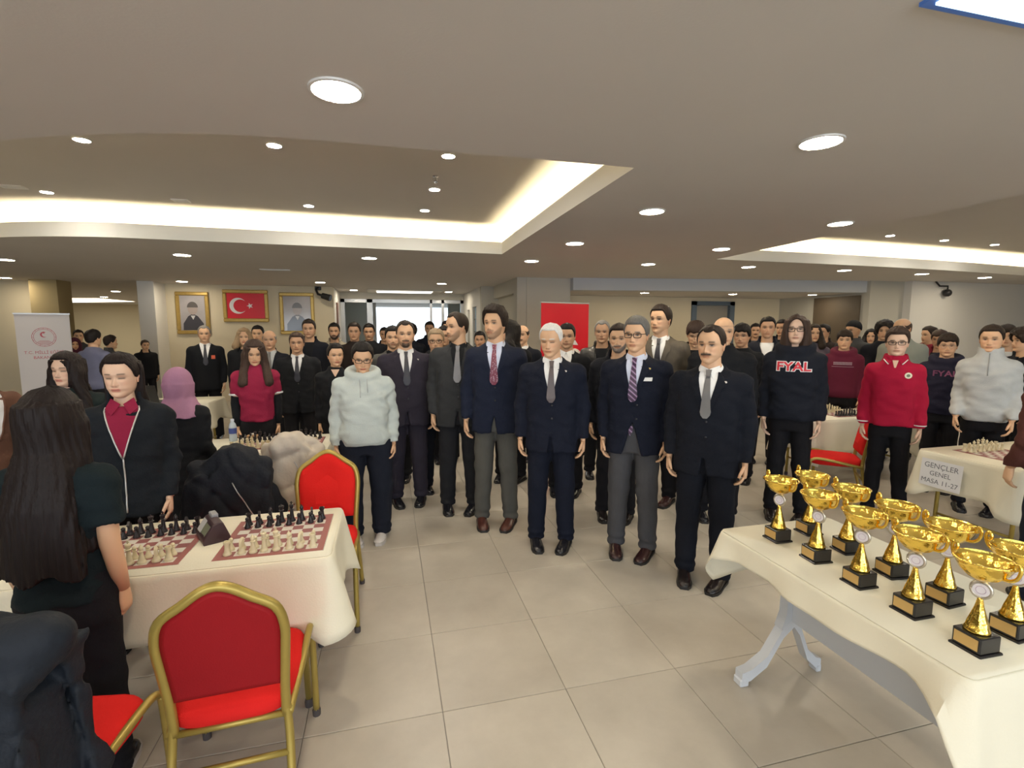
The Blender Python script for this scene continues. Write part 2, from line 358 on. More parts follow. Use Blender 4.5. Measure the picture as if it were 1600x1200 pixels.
# glazed entrance
M_ALU = mat('aluminium', (.55,.56,.57), .35, .6); M_GLASS = bpy.data.materials.new('door_glass'); nt, b = nodes_of(M_GLASS)
b.inputs['Base Color'].default_value = (.9,.95,.96,1); b.inputs['Roughness'].default_value = .02; b.inputs['Transmission Weight'].default_value = 1.0; b.inputs['IOR'].default_value = 1.05
m = MB(); m.box(-1.3, 2.3, 15.15, 15.35, 2.62, CZ); struct('trim_header', m, M_WALLG)
m = MB()
for x0, x1 in ((-1.3,-1.18),(-.56,-.46),(-.46,-.4),(1.27,1.34),(1.62,1.70),(2.2,2.3)): m.box(x0, x1, 15.2, 15.3, 0, 2.62)
m.box(-1.3, 2.3, 15.2, 15.3, 2.52, 2.62); dg_ = struct('door_5', m, M_ALU)
for x0, x1 in ((-1.18,-.56),(1.34,1.62),(1.70,2.2)): struct('pane', MB().box(x0, x1, 15.24, 15.26, .05, 2.52), M_GLASS, parent=dg_)
# darker porch walls outside the side lights
struct('wall_porch_left', MB().box(-3.5, -.35, 17.5, 17.7, 0, 3.3), mat('porch_grey', (.62,.64,.63), .8))
struct('wall_porch_right', MB().box(2.1, 5.0, 17.5, 17.7, 0, 3.3), mat('porch_grey', (.62,.64,.63), .8))
struct('ground_outside', MB().box(-10, 12, 15.4, 40, -.25, -.05), mat('paving_outside', (.5,.5,.5), .9))
# vestibule ceiling coffer
m = MB(); m.box(-.5, 1.5, 13.75, 14.75, 2.775, 2.795); struct('ceiling_coffer', m, M_WHITE)
struct('light_panel', MB().box(-.25, 1.25, 13.95, 14.6, 2.765, 2.775), emit('coffer_led', (1,.95,.82), 3.0), parent=bpy.data.objects['ceiling_coffer'])
# rear wall with the windows that light the room from behind the photographer
m = MB(); m.box(-16, -6.4, -5.7, -5.5, 0, 3.3); m.box(6.4, 18, -5.7, -5.5, 0, 3.3); m.box(-6.4, 6.4, -5.7, -5.5, 0, .6); m.box(-6.4, 6.4, -5.7, -5.5, 2.5, 3.3); m.box(-2.8, -1.8, -5.7, -5.5, .6, 2.5); m.box(1.8, 2.8, -5.7, -5.5, .6, 2.5)
struct('wall_rear', m, M_WALL)
for k, wx in enumerate((-4.6, 0, 4.6)):
    m = MB(); m.box(wx-1.8, wx+1.8, -5.64, -5.56, .6, .66); m.box(wx-1.8, wx+1.8, -5.64, -5.56, 2.44, 2.5)
    for dx in (-1.8, -.63, .57, 1.74): m.box(wx+dx, wx+dx+.06, -5.64, -5.56, .6, 2.5)
    struct('window_%d' % (k+2), m, M_ALU)

# ------------------------------------------------------------------ ceiling fittings
M_TRIM = mat('lamp_trim', (.75,.74,.72), .4); M_LAMP = emit('downlight_lens', (1.0,.87,.66), DOWN_STR); M_SPOT = emit('spot_lens', (1.0,.93,.82), SPOT_STR)
def downlight(x, y, z, r, lens, label, group, proto=[{}]):
    key = (r, lens.name)
    if key in proto[0]:
        o = copy_tree(proto[0][key]); o.location = (x, y, z); return tag(o, label, 'light', group)
    o = thing('ceiling_downlight', label, 'light', (x, y, z), 0, group)
    n = 28; rings = [[(a*math.cos(2*PI*i/n), a*math.sin(2*PI*i/n), h) for i in range(n)] for a, h in ((r*1.14, 0), (r*1.12, -.008), (r*1.0, -.010), (r*.98, .0))]
    MB().loft(rings, 0, False).build('trim_ring', M_TRIM, o, True)
    MB().lathe([(r, -.004), (r*.95, -.007), (r*.5, -.008)], 28).build('lens', lens, o, True, fixn=True)
    proto[0][key] = o; return o
for x, y in ((-.19,2.43),(2.40,2.40),(2.33,4.12),(4.42,4.12),(2.27,5.85),(4.30,5.78),(2.2,7.5),(4.15,7.4),(5.98,7.3),(8.0,7.3),(9.95,7.4),(11.9,7.6),(-.23,7.78),(-2.8,8.1),(-5.6,9.3),
             (-4.38,12.55),(-7.6,13.75-1.2),(-1.44,12.05),(1.26,11.7),(-7.35,16.3),(2.4,.7),(-.2,.7),(-2.4,.7),(4.4,2.4),(-2.6,2.2),(-4.8,2.4),(0,-1.2),(3,-1.2),(-3,-1.2),(6.6,.7),(0,-3.4),(3,-3.4),(-3,-3.4),(-9,19.2),(-8.6,21.4),(-11.5,17.5),(-7.0,18.5),(-12.5,20.5),(-6.2,22.5)):
    if 1.6 < x < 4.8 and 2 < y < 6.5: lb = 'large round downlight in the ceiling strip between the two raised recesses'
    elif y < 2.0: lb = 'large round downlight in the ceiling on the window side of both recesses'
    elif 6.9 < y < 10 and x > 5: lb = 'large round downlight between the smaller recess and the blue-grey beam'
    elif 6.9 < y < 10: lb = 'large round downlight beyond the large recess lip, towards the entrance'
    elif 11 < y < 13: lb = 'large round downlight close to the wall of framed pictures'
    elif y >= 13: lb = 'large round downlight brightening the far room beyond the ochre column'  # most far-room downlights are extras, added to brighten that room
    else: lb = 'large round downlight on the window side edge of the large recess'
    downlight(x, y, CZ, .105, M_LAMP, lb, lb.replace('large round downlight', 'large downlights'))
for x, y in ((5.6,10.1),(7.8,10.0),(9.75,9.7)):
    downlight(x, y, 2.555, .09, M_LAMP, 'round downlight in the low soffit behind the blue-grey beam', 'soffit downlights')
for x, y in ((-.85,14.2),(1.72,14.2)):
    downlight(x, y, CZ, .10, M_LAMP, 'round downlight in the entrance vestibule ceiling', 'vestibule downlights')
for x, y in ((-2.16,4.5),(-.8,4.27),(.52,4.18),(.5,5.18),(.47,6.1),(-.83,6.2),(-3.35,6.25),(-3.3,5.0),(7.38,6.0),(8.6,6.1),(9.85,6.2),(7.3,4.2),(9.6,4.2)):
    downlight(x, y, UPZ, .052, M_SPOT, 'small round spotlight in the raised ceiling recess', 'small spotlights in the raised recesses')
pn = thing('ceiling_light_panel', 'large cool white rectangular light panel in the ceiling', 'light', (2.45,.85,CZ))
m = MB(); m.box(-.75,.75,-.5,.5,-.012,0); m.build('frame', mat('panel_frame', (.1,.25,.75), .4), pn); MB().box(-.72,.72,-.47,.47,-.02,-.012).build('diffuser', emit('panel_led', (.62,.86,1.0), PANEL_STR), pn)
# sprinkler, vents, smoke detector, cameras
sp = thing('sprinkler_head', 'small sprinkler head hanging from the raised ceiling', 'sprinkler', (.47,4.75,UPZ))
MB().lathe([(.028,0),(.028,-.006),(.008,-.008),(.008,-.045),(.02,-.05),(.02,-.056)], 12).build('body', mat('chrome', (.6,.6,.6), .25, 1), sp, True)
MB().tube([(-.02,0,-.02),(-.024,0,-.04),(0,0,-.07),(.024,0,-.04),(.02,0,-.02)], .003, 6).build('deflector_arm', MATS['chrome'], sp, True)
for x, y, w, z, lab in ((-2.15,6.3,.16,UPZ,'small slotted vent in the raised ceiling'), (-3.55,6.1,.2,UPZ,'square detector plate in the raised ceiling beside the glowing cove'), (-1.9,9.7,.5,CZ,'long slotted air vent in the lower ceiling')):
    t = thing('ceiling_vent', lab, 'vent', (x, y, z))
    m = MB(); m.box(-w/2, w/2, -.06, -.045, -.012, 0); m.box(-w/2, w/2, .045, .06, -.012, 0); m.box(-w/2, -w/2+.015, -.045, .045, -.012, 0); m.box(w/2-.015, w/2, -.045, .045, -.012, 0); m.build('frame', M_TRIM, t)
    MB().box(-w/2+.015, w/2-.015, -.045, .045, -.004, 0).build('backing', mat('vent_dark', (.03,.03,.03), .8), t)
    for k in range(3): MB().box(-w/2+.015, w/2-.015, -.034+.028*k, -.022+.028*k, -.011, -.005).build('slat', M_TRIM, t)
M_BLK = mat('plastic_black', (.015,.015,.017), .4)
c1 = thing('security_camera', 'black bracket security camera on the entrance wall corner', 'camera', (-1.42,13.28,2.66))
MB().tube([(-.22,0,.12),(-.26,-.12,.05),(-.2,-.26,-.06),(-.05,-.32,-.12)], .03, 8).build('arm', M_BLK, c1, True); MB().tube([(-.1,-.3,-.1),(.1,-.36,-.16)], [.07,.08], 12).build('camera_body', M_BLK, c1, True); MB().box(-.3,-.15,-.03,.0,.05,.16,0,.01).build('mount', M_BLK, c1)
c2 = thing('security_camera', 'dark dome security camera hanging by the pale right wall', 'camera', (12.15,8.5,2.72))
MB().tube([(-.3,0,.08),(-.2,-.02,-.02),(0,-.05,-.02),(0,-.05,-.1)], .018, 8).build('arm', M_BLK, c2, True); MB().sphere((0,-.05,-.17), .085).build('dome', M_BLK, c2, True)
sb = thing('wall_switch', 'small dark control box on the far left wall', 'switch', (-10.05,24.79,1.98))
MB().box(-.12,.12,-.05,.02,-.12,.12,0,.01).build('box', M_BLK, sb); MB().box(-.06,.06,-.06,-.05,-.06,.06).build('face_plate', M_TRIM, sb)

# ------------------------------------------------------------------ framed pictures, banners
M_GOLDF = mat('gilt_frame', (.50,.34,.10), .35, .5, .2, 40, .2, 20)
M_RED = mat('flag_red', (.72,.012,.03), .35); M_FWHITE = mat('flag_white', (.85,.83,.84), .4)
def picture(x0, x1, z0, z1, label, cat, bw=.085):
    t = thing('framed_picture', label, cat, ((x0+x1)/2, 13.3, z0)); w = (x1-x0)/2; h = z1-z0
    m = MB()
    for a, b_, c, d in ((-w, w, 0, bw), (-w, w, h-bw, h), (-w, -w+bw, bw, h-bw), (w-bw, w, bw, h-bw)): m.box(a, b_, -.06, .0, c, d, 0, .015)
    m.build('frame', M_GOLDF, t); return t, w, h
def star(cx, cz, r, rot=0): return [(cx+(r if k % 2 == 0 else r*.382)*math.cos(rot+PI*k/5), cz+(r if k % 2 == 0 else r*.382)*math.sin(rot+PI*k/5)) for k in range(10)]
def crescent(cx, cz, R, off, r):
    a0 = math.acos((R*R+off*off-r*r)/(2*R*off)); out = [(cx+R*math.cos(a0+(2*PI-2*a0)*k/40), cz+R*math.sin(a0+(2*PI-2*a0)*k/40)) for k in range(41)]
    b0 = math.atan2(R*math.sin(a0), R*math.cos(a0)-off); inn = [(cx+off+r*math.cos(b0+(2*PI-2*b0)*k/40), cz+r*math.sin(b0+(2*PI-2*b0)*k/40)) for k in range(41)]
    return out, inn
def crescent_mesh(m, cx, cz, R, off, r, y, mi=0):
    o_, i_ = crescent(cx, cz, R, off, r); i_ = i_[::1]; n = len(o_)
    m.add([(x, y, z) for x, z in o_]+[(x, y, z) for x, z in i_], [(k, k+1, n+k+1, n+k) for k in range(n-1)], mi)
t, w, h = picture(-3.80, -2.80, 1.92, 2.69, 'gilt framed red flag with a white crescent and star', 'picture')
MB().box(-w+.07, w-.07, -.03, -.01, .07, h-.07).build('flag_cloth', M_RED, t)
m = MB(); crescent_mesh(m, -.17, h*.5, .19, .05, .152, -.033); m.build('crescent', M_FWHITE, t, fixn=False)
p_ = star(.09, h*.5, .075, PI); m = MB(); m.prism(p_, -.034, -.031); m.build('star', M_FWHITE, t)
def portrait(x0, x1, z0, z1, label, bgc, suit, skin):
    t, w, h = picture(x0, x1, z0, z1, label, 'picture')
    MB().box(-w+.07, w-.07, -.03, -.01, .07, h-.07).build('print', mat('print_'+label[:6], bgc, .12, 0, 0, 1, .25, 3), t)
    m = MB(); m.prism([(-w*.62,.09),(-w*.6,h*.25),(-w*.3,h*.42),(-w*.08,h*.47),(w*.08,h*.47),(w*.3,h*.42),(w*.62,h*.25),(w*.64,.09)], -.032, -.030); m.build('printed_suit', mat('print_suit_'+label[:6], suit, .15), t)
    m = MB(); m.prism([(-.05,h*.44),(0,h*.34),(.05,h*.44)], -.034, -.032); m.build('printed_collar', mat('print_white', (.6,.6,.62), .2), t)
    m = MB(); m.prism([(.105*math.cos(2*PI*k/20), h*.6+.14*math.sin(2*PI*k/20)) for k in range(20)], -.034, -.031); m.build('printed_face', mat('print_face_'+label[:6], skin, .2), t)
    m = MB(); m.prism([(.115*math.cos(PI*k/14), h*.63+.135*math.sin(PI*k/14)) for k in range(15)], -.036, -.034); m.build('printed_hair', mat('print_hair', (.12,.11,.11), .2), t)
portrait(-2.55, -1.75, 1.62, 2.64, 'gilt framed pale portrait of a man in a dark suit', (.42,.40,.42), (.07,.07,.085), (.40,.34,.32))
portrait(-4.80, -4.10, 1.63, 2.62, 'gilt framed dark portrait beside the wall pier', (.07,.085,.11), (.03,.032,.04), (.13,.12,.12))
# roll-up banner with emblem and lettering
M_BAN = mat('banner_white', (.74,.70,.70), .5); M_BRED = mat('banner_print_red', (.55,.10,.14), .5); M_BPINK = mat('banner_print_pink', (.62,.42,.44), .5)
bn = thing('roll_up_banner', 'white roll-up banner with a round emblem and red lettering', 'banner', (-5.31,9.48,0), math.radians(14))
MB().box(-.33,.33,-.006,.006,.09,1.99).build('panel', M_BAN, bn); MB().box(-.34,.34,-.07,.07,0,.09,0,.02).build('base_cassette', M_ALU, bn); MB().box(-.34,.34,-.012,.012,1.98,2.0).build('top_rail', M_ALU, bn)
MB().tube([(0,.03,.09),(0,.03,1.98)], .01, 8).build('support_pole', M_ALU, bn)
def ring(m, cx, cz, r, w_, y, n=48):
    m.add([(cx+r*math.cos(2*PI*k/n), y, cz+r*math.sin(2*PI*k/n)) for k in range(n)]+[(cx+(r-w_)*math.cos(2*PI*k/n), y, cz+(r-w_)*math.sin(2*PI*k/n)) for k in range(n)], [(k, (k+1) % n, n+(k+1) % n, n+k) for k in range(n)])
m = MB(); ring(m, .0, 1.62, .150, .006, -.008); ring(m, 0, 1.62, .128, .005, -.008)
for k in range(16):
    a = 2*PI*k/16; vs = star(.139*math.cos(a), 1.62+.139*math.sin(a), .007, a); m.add([(x, -.008, z) for x, z in vs], [tuple(range(10))])
m.add([(x, -.008, z) for x, z in star(0, 1.69, .022, PI/2)], [tuple(range(10))]); crescent_mesh(m, 0, 1.66, .045, .014, .037, -.008)
for k in range(5): m.add([(-.10+.02*abs(k-2), -.008, 1.56-.012*k), (.10-.02*abs(k-2), -.008, 1.56-.012*k), (.10-.02*abs(k-2), -.008, 1.564-.012*k), (-.10+.02*abs(k-2), -.008, 1.564-.012*k)], [(0,1,2,3)])
m.build('emblem', M_BRED, bn, fixn=False)
for s_, z_, sz in (('T.C. MİLLİ EĞİTİM', 1.375, .055), ('BAKANLIĞI', 1.295, .055)):
    vs, fs = text_mesh(s_, sz*1.15, 0); MB().add([(x+.01, -.008, z_+y) for x, y, z in vs], fs).build('lettering', M_BRED, bn, fixn=False)
rb = thing('red_banner', 'tall red banner stand with a white triangular mark', 'banner', (2.75,7.45,0), math.radians(14))
MB().box(-.45,.45,-.006,.006,.09,2.16).build('panel', M_RED, rb); MB().box(-.46,.46,-.07,.07,0,.09,0,.02).build('base_cassette', M_ALU, rb); MB().box(-.46,.46,-.012,.012,2.15,2.17).build('top_rail', M_ALU, rb)
m = MB(); m.prism([(.06,1.75),(.25,1.49),(.12,1.5),(-.03,1.56),(-.12,1.5)], -.009, -.007); m.build('white_mark', M_FWHITE, rb)

# ------------------------------------------------------------------ banquet chairs
M_GOLDP = mat('gold_paint', (.40,.30,.075), .38, .5, .03, 200); M_REDF = cloth('red_upholstery', (.66,.018,.016), .9, .08, .3, 260); M_REDB = cloth('red_back_vinyl', (.27,.008,.012), .6, .06, .1, 200)
M_FOOT = mat('rubber_foot', (.06,.05,.05), .8)
def crv(pts, n=6):       # Catmull-Rom through points
    P = [Vector(p) for p in pts]; out = []
    for i in range(len(P)-1):
        a = P[max(i-1,0)]; b = P[i]; c = P[i+1]; d = P[min(i+2, len(P)-1)]
        for k in range(n):
            t = k/n; out.append(.5*((2*b)+(c-a)*t+(2*a-5*b+4*c-d)*t*t+(3*b-a-3*c+d)*t**3))
    out.append(P[-1]); return out
def back_outline():
    h = [(.172,.40),(.174,.52),(.184,.66),(.188,.76),(.166,.838),(.10,.888),(.045,.928),(0,.942)]
    pts = [(x, z) for x, z in h]+[(-x, z) for x, z in h[-2::-1]]; return pts
def yb(z): return .205+.085*max(0, (z-.42)/.52)**1.2
def make_chair():
    t = thing('banquet_chair', '', 'chair')
    path = crv([(x, yb(z), z) for x, z in back_outline()], 4)
    MB().tube(path, .0165, 8).build('back_frame', M_GOLDP, t, 'all')
    # back cushion, front red fabric and rear panel
    pl = [(p.x*.935, p.z-.006 if p.z > .85 else max(p.z, .525)) for p in path]; n = len(pl); cen = (0, .70)
    def layer(dy, k): return [(cen[0]+(x-cen[0])*k, yb(z)+dy-(.03*(1-((x/.24)**2))*0), cen[1]+(z-cen[1])*k) for x, z in pl]
    rings = [layer(-.012, .99), layer(-.028, .95), layer(-.036, .8), layer(-.040, .4)]
    m = MB(); m.loft(rings, 0, False); m.add(rings[-1], [tuple(range(n))], 0); m.build('backrest', M_REDF, t, 'all')
    rb_ = [layer(-.012, .99), layer(.006, .985), layer(.010, .9)]; m = MB(); m.loft(rb_, 0, False); m.add(rb_[-1], [tuple(range(n))], 0); m.build('rear_panel', M_REDB, t, 'all')
    # seat cushion
    rings = []
    for z, k in ((.405,.93),(.42,1.0),(.45,1.01),(.468,.97),(.478,.86),(.482,.5)):
        r = []
        for i in range(28):
            a = 2*PI*i/28; c, s = math.cos(a), math.sin(a); x = .205*k*abs(c)**.42*(1 if c > 0 else -1); y = -.005+.225*k*abs(s)**.42*(1 if s > 0 else -1)
            r.append((x*(1-.06*(y > 0)), y, z))
        rings.append(r)
    MB().loft(rings).build('seat', M_REDF, t, 'all')
    for s in (-1, 1):
        lg = MB().tube(crv([(s*.182,.215,.405),(s*.204,.02,.445),(s*.214,-.15,.470),(s*.216,-.215,.458),(s*.218,-.240,.40),(s*.220,-.262,.02)], 5), .0145, 8).build('leg', M_GOLDP, t, 'all')
        MB().lathe([(.017,0),(.018,.025),(.015,.035)], 10, (s*.220,-.263,0)).build('rubber_foot', M_FOOT, lg, True)
        lg = MB().tube(crv([(s*.174,.207,.44),(s*.182,.222,.30),(s*.190,.30,.02)], 5), .0145, 8).build('leg', M_GOLDP, t, 'all')
        MB().lathe([(.017,0),(.018,.025),(.015,.035)], 10, (s*.190,.302,0)).build('rubber_foot', M_FOOT, lg, True)
    MB().tube([(-.183,.232,.27),(.183,.232,.27)], .011, 8).build('stretcher', M_GOLDP, t, 'all')
    MB().tube([(-.174,.205,.40),(.174,.205,.40)], .012, 8).build('seat_rail', M_GOLDP, t, 'all')
    return t
chair0 = make_chair(); chair_used = [0]
def chair(u, v, rot, label):
    c = chair0 if not chair_used[0] else copy_tree(chair0); chair_used[0] = 1
    c.location = (u, v, 0); c.rotation_euler = (0, 0, math.radians(rot)); c['label'] = label; c['group'] = 'red and gold banquet chairs'; return c

# ------------------------------------------------------------------ tables and cloths
M_CLOTH = mat('cream_tablecloth', (.80,.75,.60), .75, 0, .1, 120, .04, 4); M_TTOP = mat('table_top_board', (.35,.28,.2), .6, 0, .1, 20, .2, 3)
def folding_table(u0, u1, v0, v1, z, label, group='cloth-covered folding tables'):
    t = thing('folding_table', label, 'table', ((u0+u1)/2, (v0+v1)/2, 0), 0, group); w = (u1-u0)/2-.01; d = (v1-v0)/2-.01
    MB().box(-w, w, -d, d, z-.035, z-.004, 0, .006).build('tabletop', M_TTOP, t)
    for sx in (-1, 1):
        for sy in (-1, 1):
            x = sx*(w-.14); y = sy*(d-.07)
            lg = MB().tube([(x, y, z-.035), (x+sx*.02, y, 0.02)], .015, 8).build('leg', M_GOLDP, t, 'all'); MB().lathe([(.018,0),(.02,.02),(.016,.04)], 10, (x+sx*.02, y, 0)).build('rubber_foot', M_FOOT, lg, True)
        MB().tube([(sx*(w-.125), -(d-.07), .22), (sx*(w-.125), d-.07, .22)], .011, 8).build('leg_brace', M_GOLDP, t, 'all')
    return t
def tablecloth(u0, u1, v0, v1, z, drops, label, seed=1, group='cream tablecloths', flare=.07):
    # drops: (near -v, right +u, far +v, left -u)
    rnd = random.Random(seed); r = .03; per = []
    cx, cy = (u0+u1)/2, (v0+v1)/2; w, d = (u1-u0)/2, (v1-v0)/2
    cs = [((-w+r, -d+r), PI, 1.5*PI, 3), ((w-r, -d+r), 1.5*PI, 2*PI, 0), ((w-r, d-r), 0, .5*PI, 1), ((-w+r, d-r), .5*PI, PI, 2)]
    pts = []
    for q, ((x, y), a0, a1, s_) in enumerate(cs):
        nxt = cs[(q+1) % 4]
        for k in range(7):
            a = a0+(a1-a0)*k/6; f = k/6; da, db = drops[(q-1) % 4], drops[q]
            pts.append((x+r*math.cos(a), y+r*math.sin(a), math.cos(a), math.sin(a), da*(1-f)+db*f, 1.0))
        e = (nxt[0][0]+r*math.cos(a1), nxt[0][1]+r*math.sin(a1)); b = (x+r*math.cos(a1), y+r*math.sin(a1)); L_ = math.hypot(e[0]-b[0], e[1]-b[1]); n = max(2, int(L_/.035))
        for k in range(1, n):
            f = k/n; s = min(f, 1-f)*L_; pts.append((b[0]+(e[0]-b[0])*f, b[1]+(e[1]-b[1])*f, math.cos(a1), math.sin(a1), drops[q], math.exp(-(s/.09)**2)))
    n = len(pts); ph = [rnd.uniform(0, 6.28) for _ in range(4)]; K = 9; rings = []
    arc = 0.0; prev = None; S = []
    for p in pts:
        if prev: arc += math.hypot(p[0]-prev[0], p[1]-prev[1])
        S.append(arc); prev = p
    rings.append([(x, y, z+.004) for x, y, *_ in pts])
    for k in range(1, K+1):
        f = k/K; row = []
        for i, (x, y, nx, ny, dr, c) in enumerate(pts):
            dd = dr*(1+.27*c); fold = .5+.5*math.sin(S[i]*21+ph[0]+1.3*math.sin(S[i]*5+ph[1])); fold2 = math.sin(S[i]*9+ph[2])
            out = .006+f*(.014*fold+.012*fold2*(1-c)+flare*c*(.5+.5*fold))+.01*f
            row.append((x+nx*out, y+ny*out, z+.004-dd*f-.006*fold2*f))
        rings.append(row)
    rings.insert(1, [(x+nx*.006, y+ny*.006, z-.002) for x, y, nx, ny, *_ in pts])
    m = MB(); m.loft(rings, 0, False); m.add(rings[0], [tuple(range(n))], 0)
    o = m.build('tablecloth', M_CLOTH, None, 'all'); o.location = (cx, cy, 0); tag(o, label, 'tablecloth', group)
    so = o.modifiers.new('thickness', 'SOLIDIFY'); so.thickness = .003; so.offset = -1
    o.data.set_sharp_from_angle(angle=math.radians(60)); return o
TZ = .75
folding_table(-1.78, -.27, 2.21, 2.82, TZ, 'folding table carrying two chess mats and the dark clock')
tablecloth(-1.78, -.27, 2.21, 2.82, TZ, (.29, .27, .28, .28), 'cream cloth on the table with two chess mats and dark clock', 3)
folding_table(-2.0, -.52, 4.29, 4.92, TZ, 'folding table in front of the maroon polo girl'); tablecloth(-2.0, -.52, 4.29, 4.92, TZ, (.33,.33,.33,.33), 'cream cloth on the table before the maroon polo girl', 5)
folding_table(-3.95, -2.30, 7.15, 7.85, .78, 'folding table carrying the open laptop'); tablecloth(-3.95, -2.30, 7.15, 7.85, .78, (.26,.26,.26,.26), 'cream cloth on the table with the open laptop', 7)
folding_table(4.28, 6.0, 2.40, 3.08, TZ, 'folding table with the lettered paper sign'); tc27 = tablecloth(4.28, 6.0, 2.40, 3.08, TZ, (.30,.30,.30,.29), 'cream cloth bearing the taped paper sign', 9)
folding_table(4.50, 6.0, 4.36, 4.90, TZ, 'folding table behind the black FYAL hoodie'); tablecloth(4.50, 6.0, 4.36, 4.90, TZ, (.40,.36,.36,.36), 'cream cloth on the table behind the black FYAL hoodie', 11)

# paper sign taped on the cloth
sg = thing('paper_sign', 'white paper sign with three lines of lettering taped to the cloth', 'sign', (4.208,2.85,.60), math.radians(-90))
sg.rotation_euler = (math.radians(-5), 0, math.radians(-90))
MB().box(-.150,.150,-.002,.0,-.105,.11).build('sheet', mat('paper', (.80,.79,.80), .6), sg)
for s_, z_, sz in (('GENÇLER', .062, .058), ('GENEL', .0, .052), ('MASA 11-27', -.062, .052)):
    vs, fs = text_mesh(s_, sz, 0); MB().add([(x, -.0035, z_+y) for x, y, z in vs], fs).build('lettering', mat('ink_grey', (.16,.17,.19), .6), sg, fixn=False)
# chairs
chair(-.565, 1.95, 183, 'red banquet chair with its bare back to the free floor at the mats table')
chair(-1.07, 1.69, 172, 'red banquet chair holding the large dark padded coat')
chair(-.42, 3.10, -3, 'red banquet chair with uncovered back across the mats table')
chair(-.98, 3.16, 4, 'red banquet chair buried under the black hooded jacket')
chair(-.67, 3.97, 178, 'red banquet chair under the cream quilted coat')
chair(4.38, 3.96, -128, 'red banquet chair standing behind the crimson sweater')
chair(-2.08, 3.06, 60, 'red banquet chair beside the brown cardigan')

# ------------------------------------------------------------------ coats on chairs (thick draped cloth)
def coat(name, label, c, rot, m, width, top, bot_f, bot_b, thick, puff, h=.014, seed=0, arms=True, hood=True):
    rs = np.random.RandomState(seed); X, Y, Z = grid((-.42,-.32,.22), (.42,.42,1.12), h); ph = rs.uniform(0, 6.28, 8)
    yc = .26
    d = seg(X, Y, Z, (-width, yc, top-.03), (width, yc, top-.03), thick+.02, thick+.02)
    prof = np.sqrt(np.maximum(0, 1-(np.abs(X)/(width+.16))**2.6))
    def sheet(y0, zb, lean):
        yy = y0+lean*(top-Z)+.012*np.sin(14*X+ph[0]+3*Z)+.010*np.sin(31*X+ph[1]-5*Z)
        e = np.abs(Y-yy)-thick*(.75+.25*np.sin(9*X+ph[2]))
        e = np.maximum(e, Z-(top-.16*(np.abs(X)/width)**2*.35)); e = np.maximum(e, zb+.03*np.sin(7*X+ph[3])-Z); return np.maximum(e, (np.abs(X)-(width+.04+.05*(top-Z))))
    d = smin(d, sheet(yc+.065, bot_b, .05), .05); d = smin(d, sheet(yc-.075, bot_f, -.10), .05)
    ybk = .205+.085*np.maximum(0, (Z-.42)/.52)**1.2; roof = .962-.95*np.maximum(0, np.abs(X)-.05); zf = max(bot_f, bot_b, .50)
    wrap = np.maximum(np.maximum(np.abs(X)-.238, np.abs(Y-ybk+.012)-.068), np.maximum(zf-Z, Z-roof-.038)); d = smin(d, wrap, .03)
    if hood: d = smin(d, ell(X, Y, Z, (.02, yc+.03, top+.02), (.15,.10,.075)), .05)
    if arms:
        for s in (-1, 1):
            d = smin(d, seg(X, Y, Z, (s*(width-.02), yc+.05, top-.12), (s*(width+.07), yc+.04, top-.34), .06, .055), .03); d = smin(d, seg(X, Y, Z, (s*(width+.07), yc+.04, top-.34), (s*(width+.05), yc+.05, top-.50), .055, .048), .03)
    if puff: d = d - .008+.020*(1-np.abs(np.sin(Z*puff*.55+.8*np.sin(5*X)+1.2*X)))**3
    d = d + .020*(1-np.abs(np.sin(7*X+4.5*Z+ph[7]+1.3*np.sin(5*Z+ph[3])+.8*np.sin(11*X))))**3+.012*(1-np.abs(np.sin(12*X-7*Z+ph[2]+1.1*np.sin(8*Z))))**4
    d = d + .008*np.sin(15*X+7*Z+ph[4]+2*np.sin(9*Y)+1.5*np.sin(6*Z))+.005*np.sin(27*X+17*Z+ph[6])+.004*np.sin(41*X-29*Z+ph[5]+20*Y)
    d = np.minimum(d, wrap)
    cavity = np.maximum(np.maximum(np.abs(X)-.200, np.abs(Y-ybk+.012)-.030), Z-roof); d = np.maximum(d, -cavity)
    d = np.maximum(d, -np.maximum(np.maximum(np.abs(X)-.25, np.abs(Y+.02)-.262), np.abs(Z-.43)-.045))      # clear of the seat cushion
    V, Q = snet(d, (-.42,-.32,.22), h); o = quad_mesh(name, V, Q, m, None); o.location = (c[0], c[1], 0); o.rotation_euler = (0, 0, math.radians(rot)); tag(o, label, 'coat')
    bv = BVHTree.FromPolygons([tuple(q) for q in V], [tuple(map(int, q)) for q in Q]); sd = 1 if abs(rot) > 90 else -1; pth = []
    for k in range(12):
        x, z = -sd*(.03+.15*k/11), top-.10-.30*k/11; hit = bv.ray_cast(Vector((x, sd*1.0, z)), Vector((0, -sd, 0)))
        if hit[0] is not None: pth.append((x, hit[0].y+sd*.003, z))
    if len(pth) > 3: MB().tube(pth, .0035, 6).build('zip', mat('coat_zip', (.45,.45,.46), .35, .5), o, 'all')
    return o
M_COATB = cloth('coat_black', (.012,.014,.020), .7, .15, .3, 60); M_COATN = cloth('coat_dark_navy', (.015,.019,.027), .6, .15, .3, 60); M_COATC = cloth('coat_cream', (.52,.46,.39), .7, .08, .2, 60)
coat('hooded_jacket', 'black hooded jacket thrown over a chair across the mats table', (-.98,3.16), 4, M_COATB, .185, .90, .50, .46, .035, 0, seed=2)
coat('quilted_coat', 'cream quilted coat hung over a chair back', (-.67,3.97), 178, M_COATC, .175, .93, .52, .42, .034, 26, seed=4, hood=True, arms=False)
coat('padded_coat', 'large dark padded coat hung over the chair by the T-shirt girl', (-1.07,1.69), 172, M_COATN, .22, 1.0, .48, .24, .055, 17, h=.012, seed=6, arms=False)

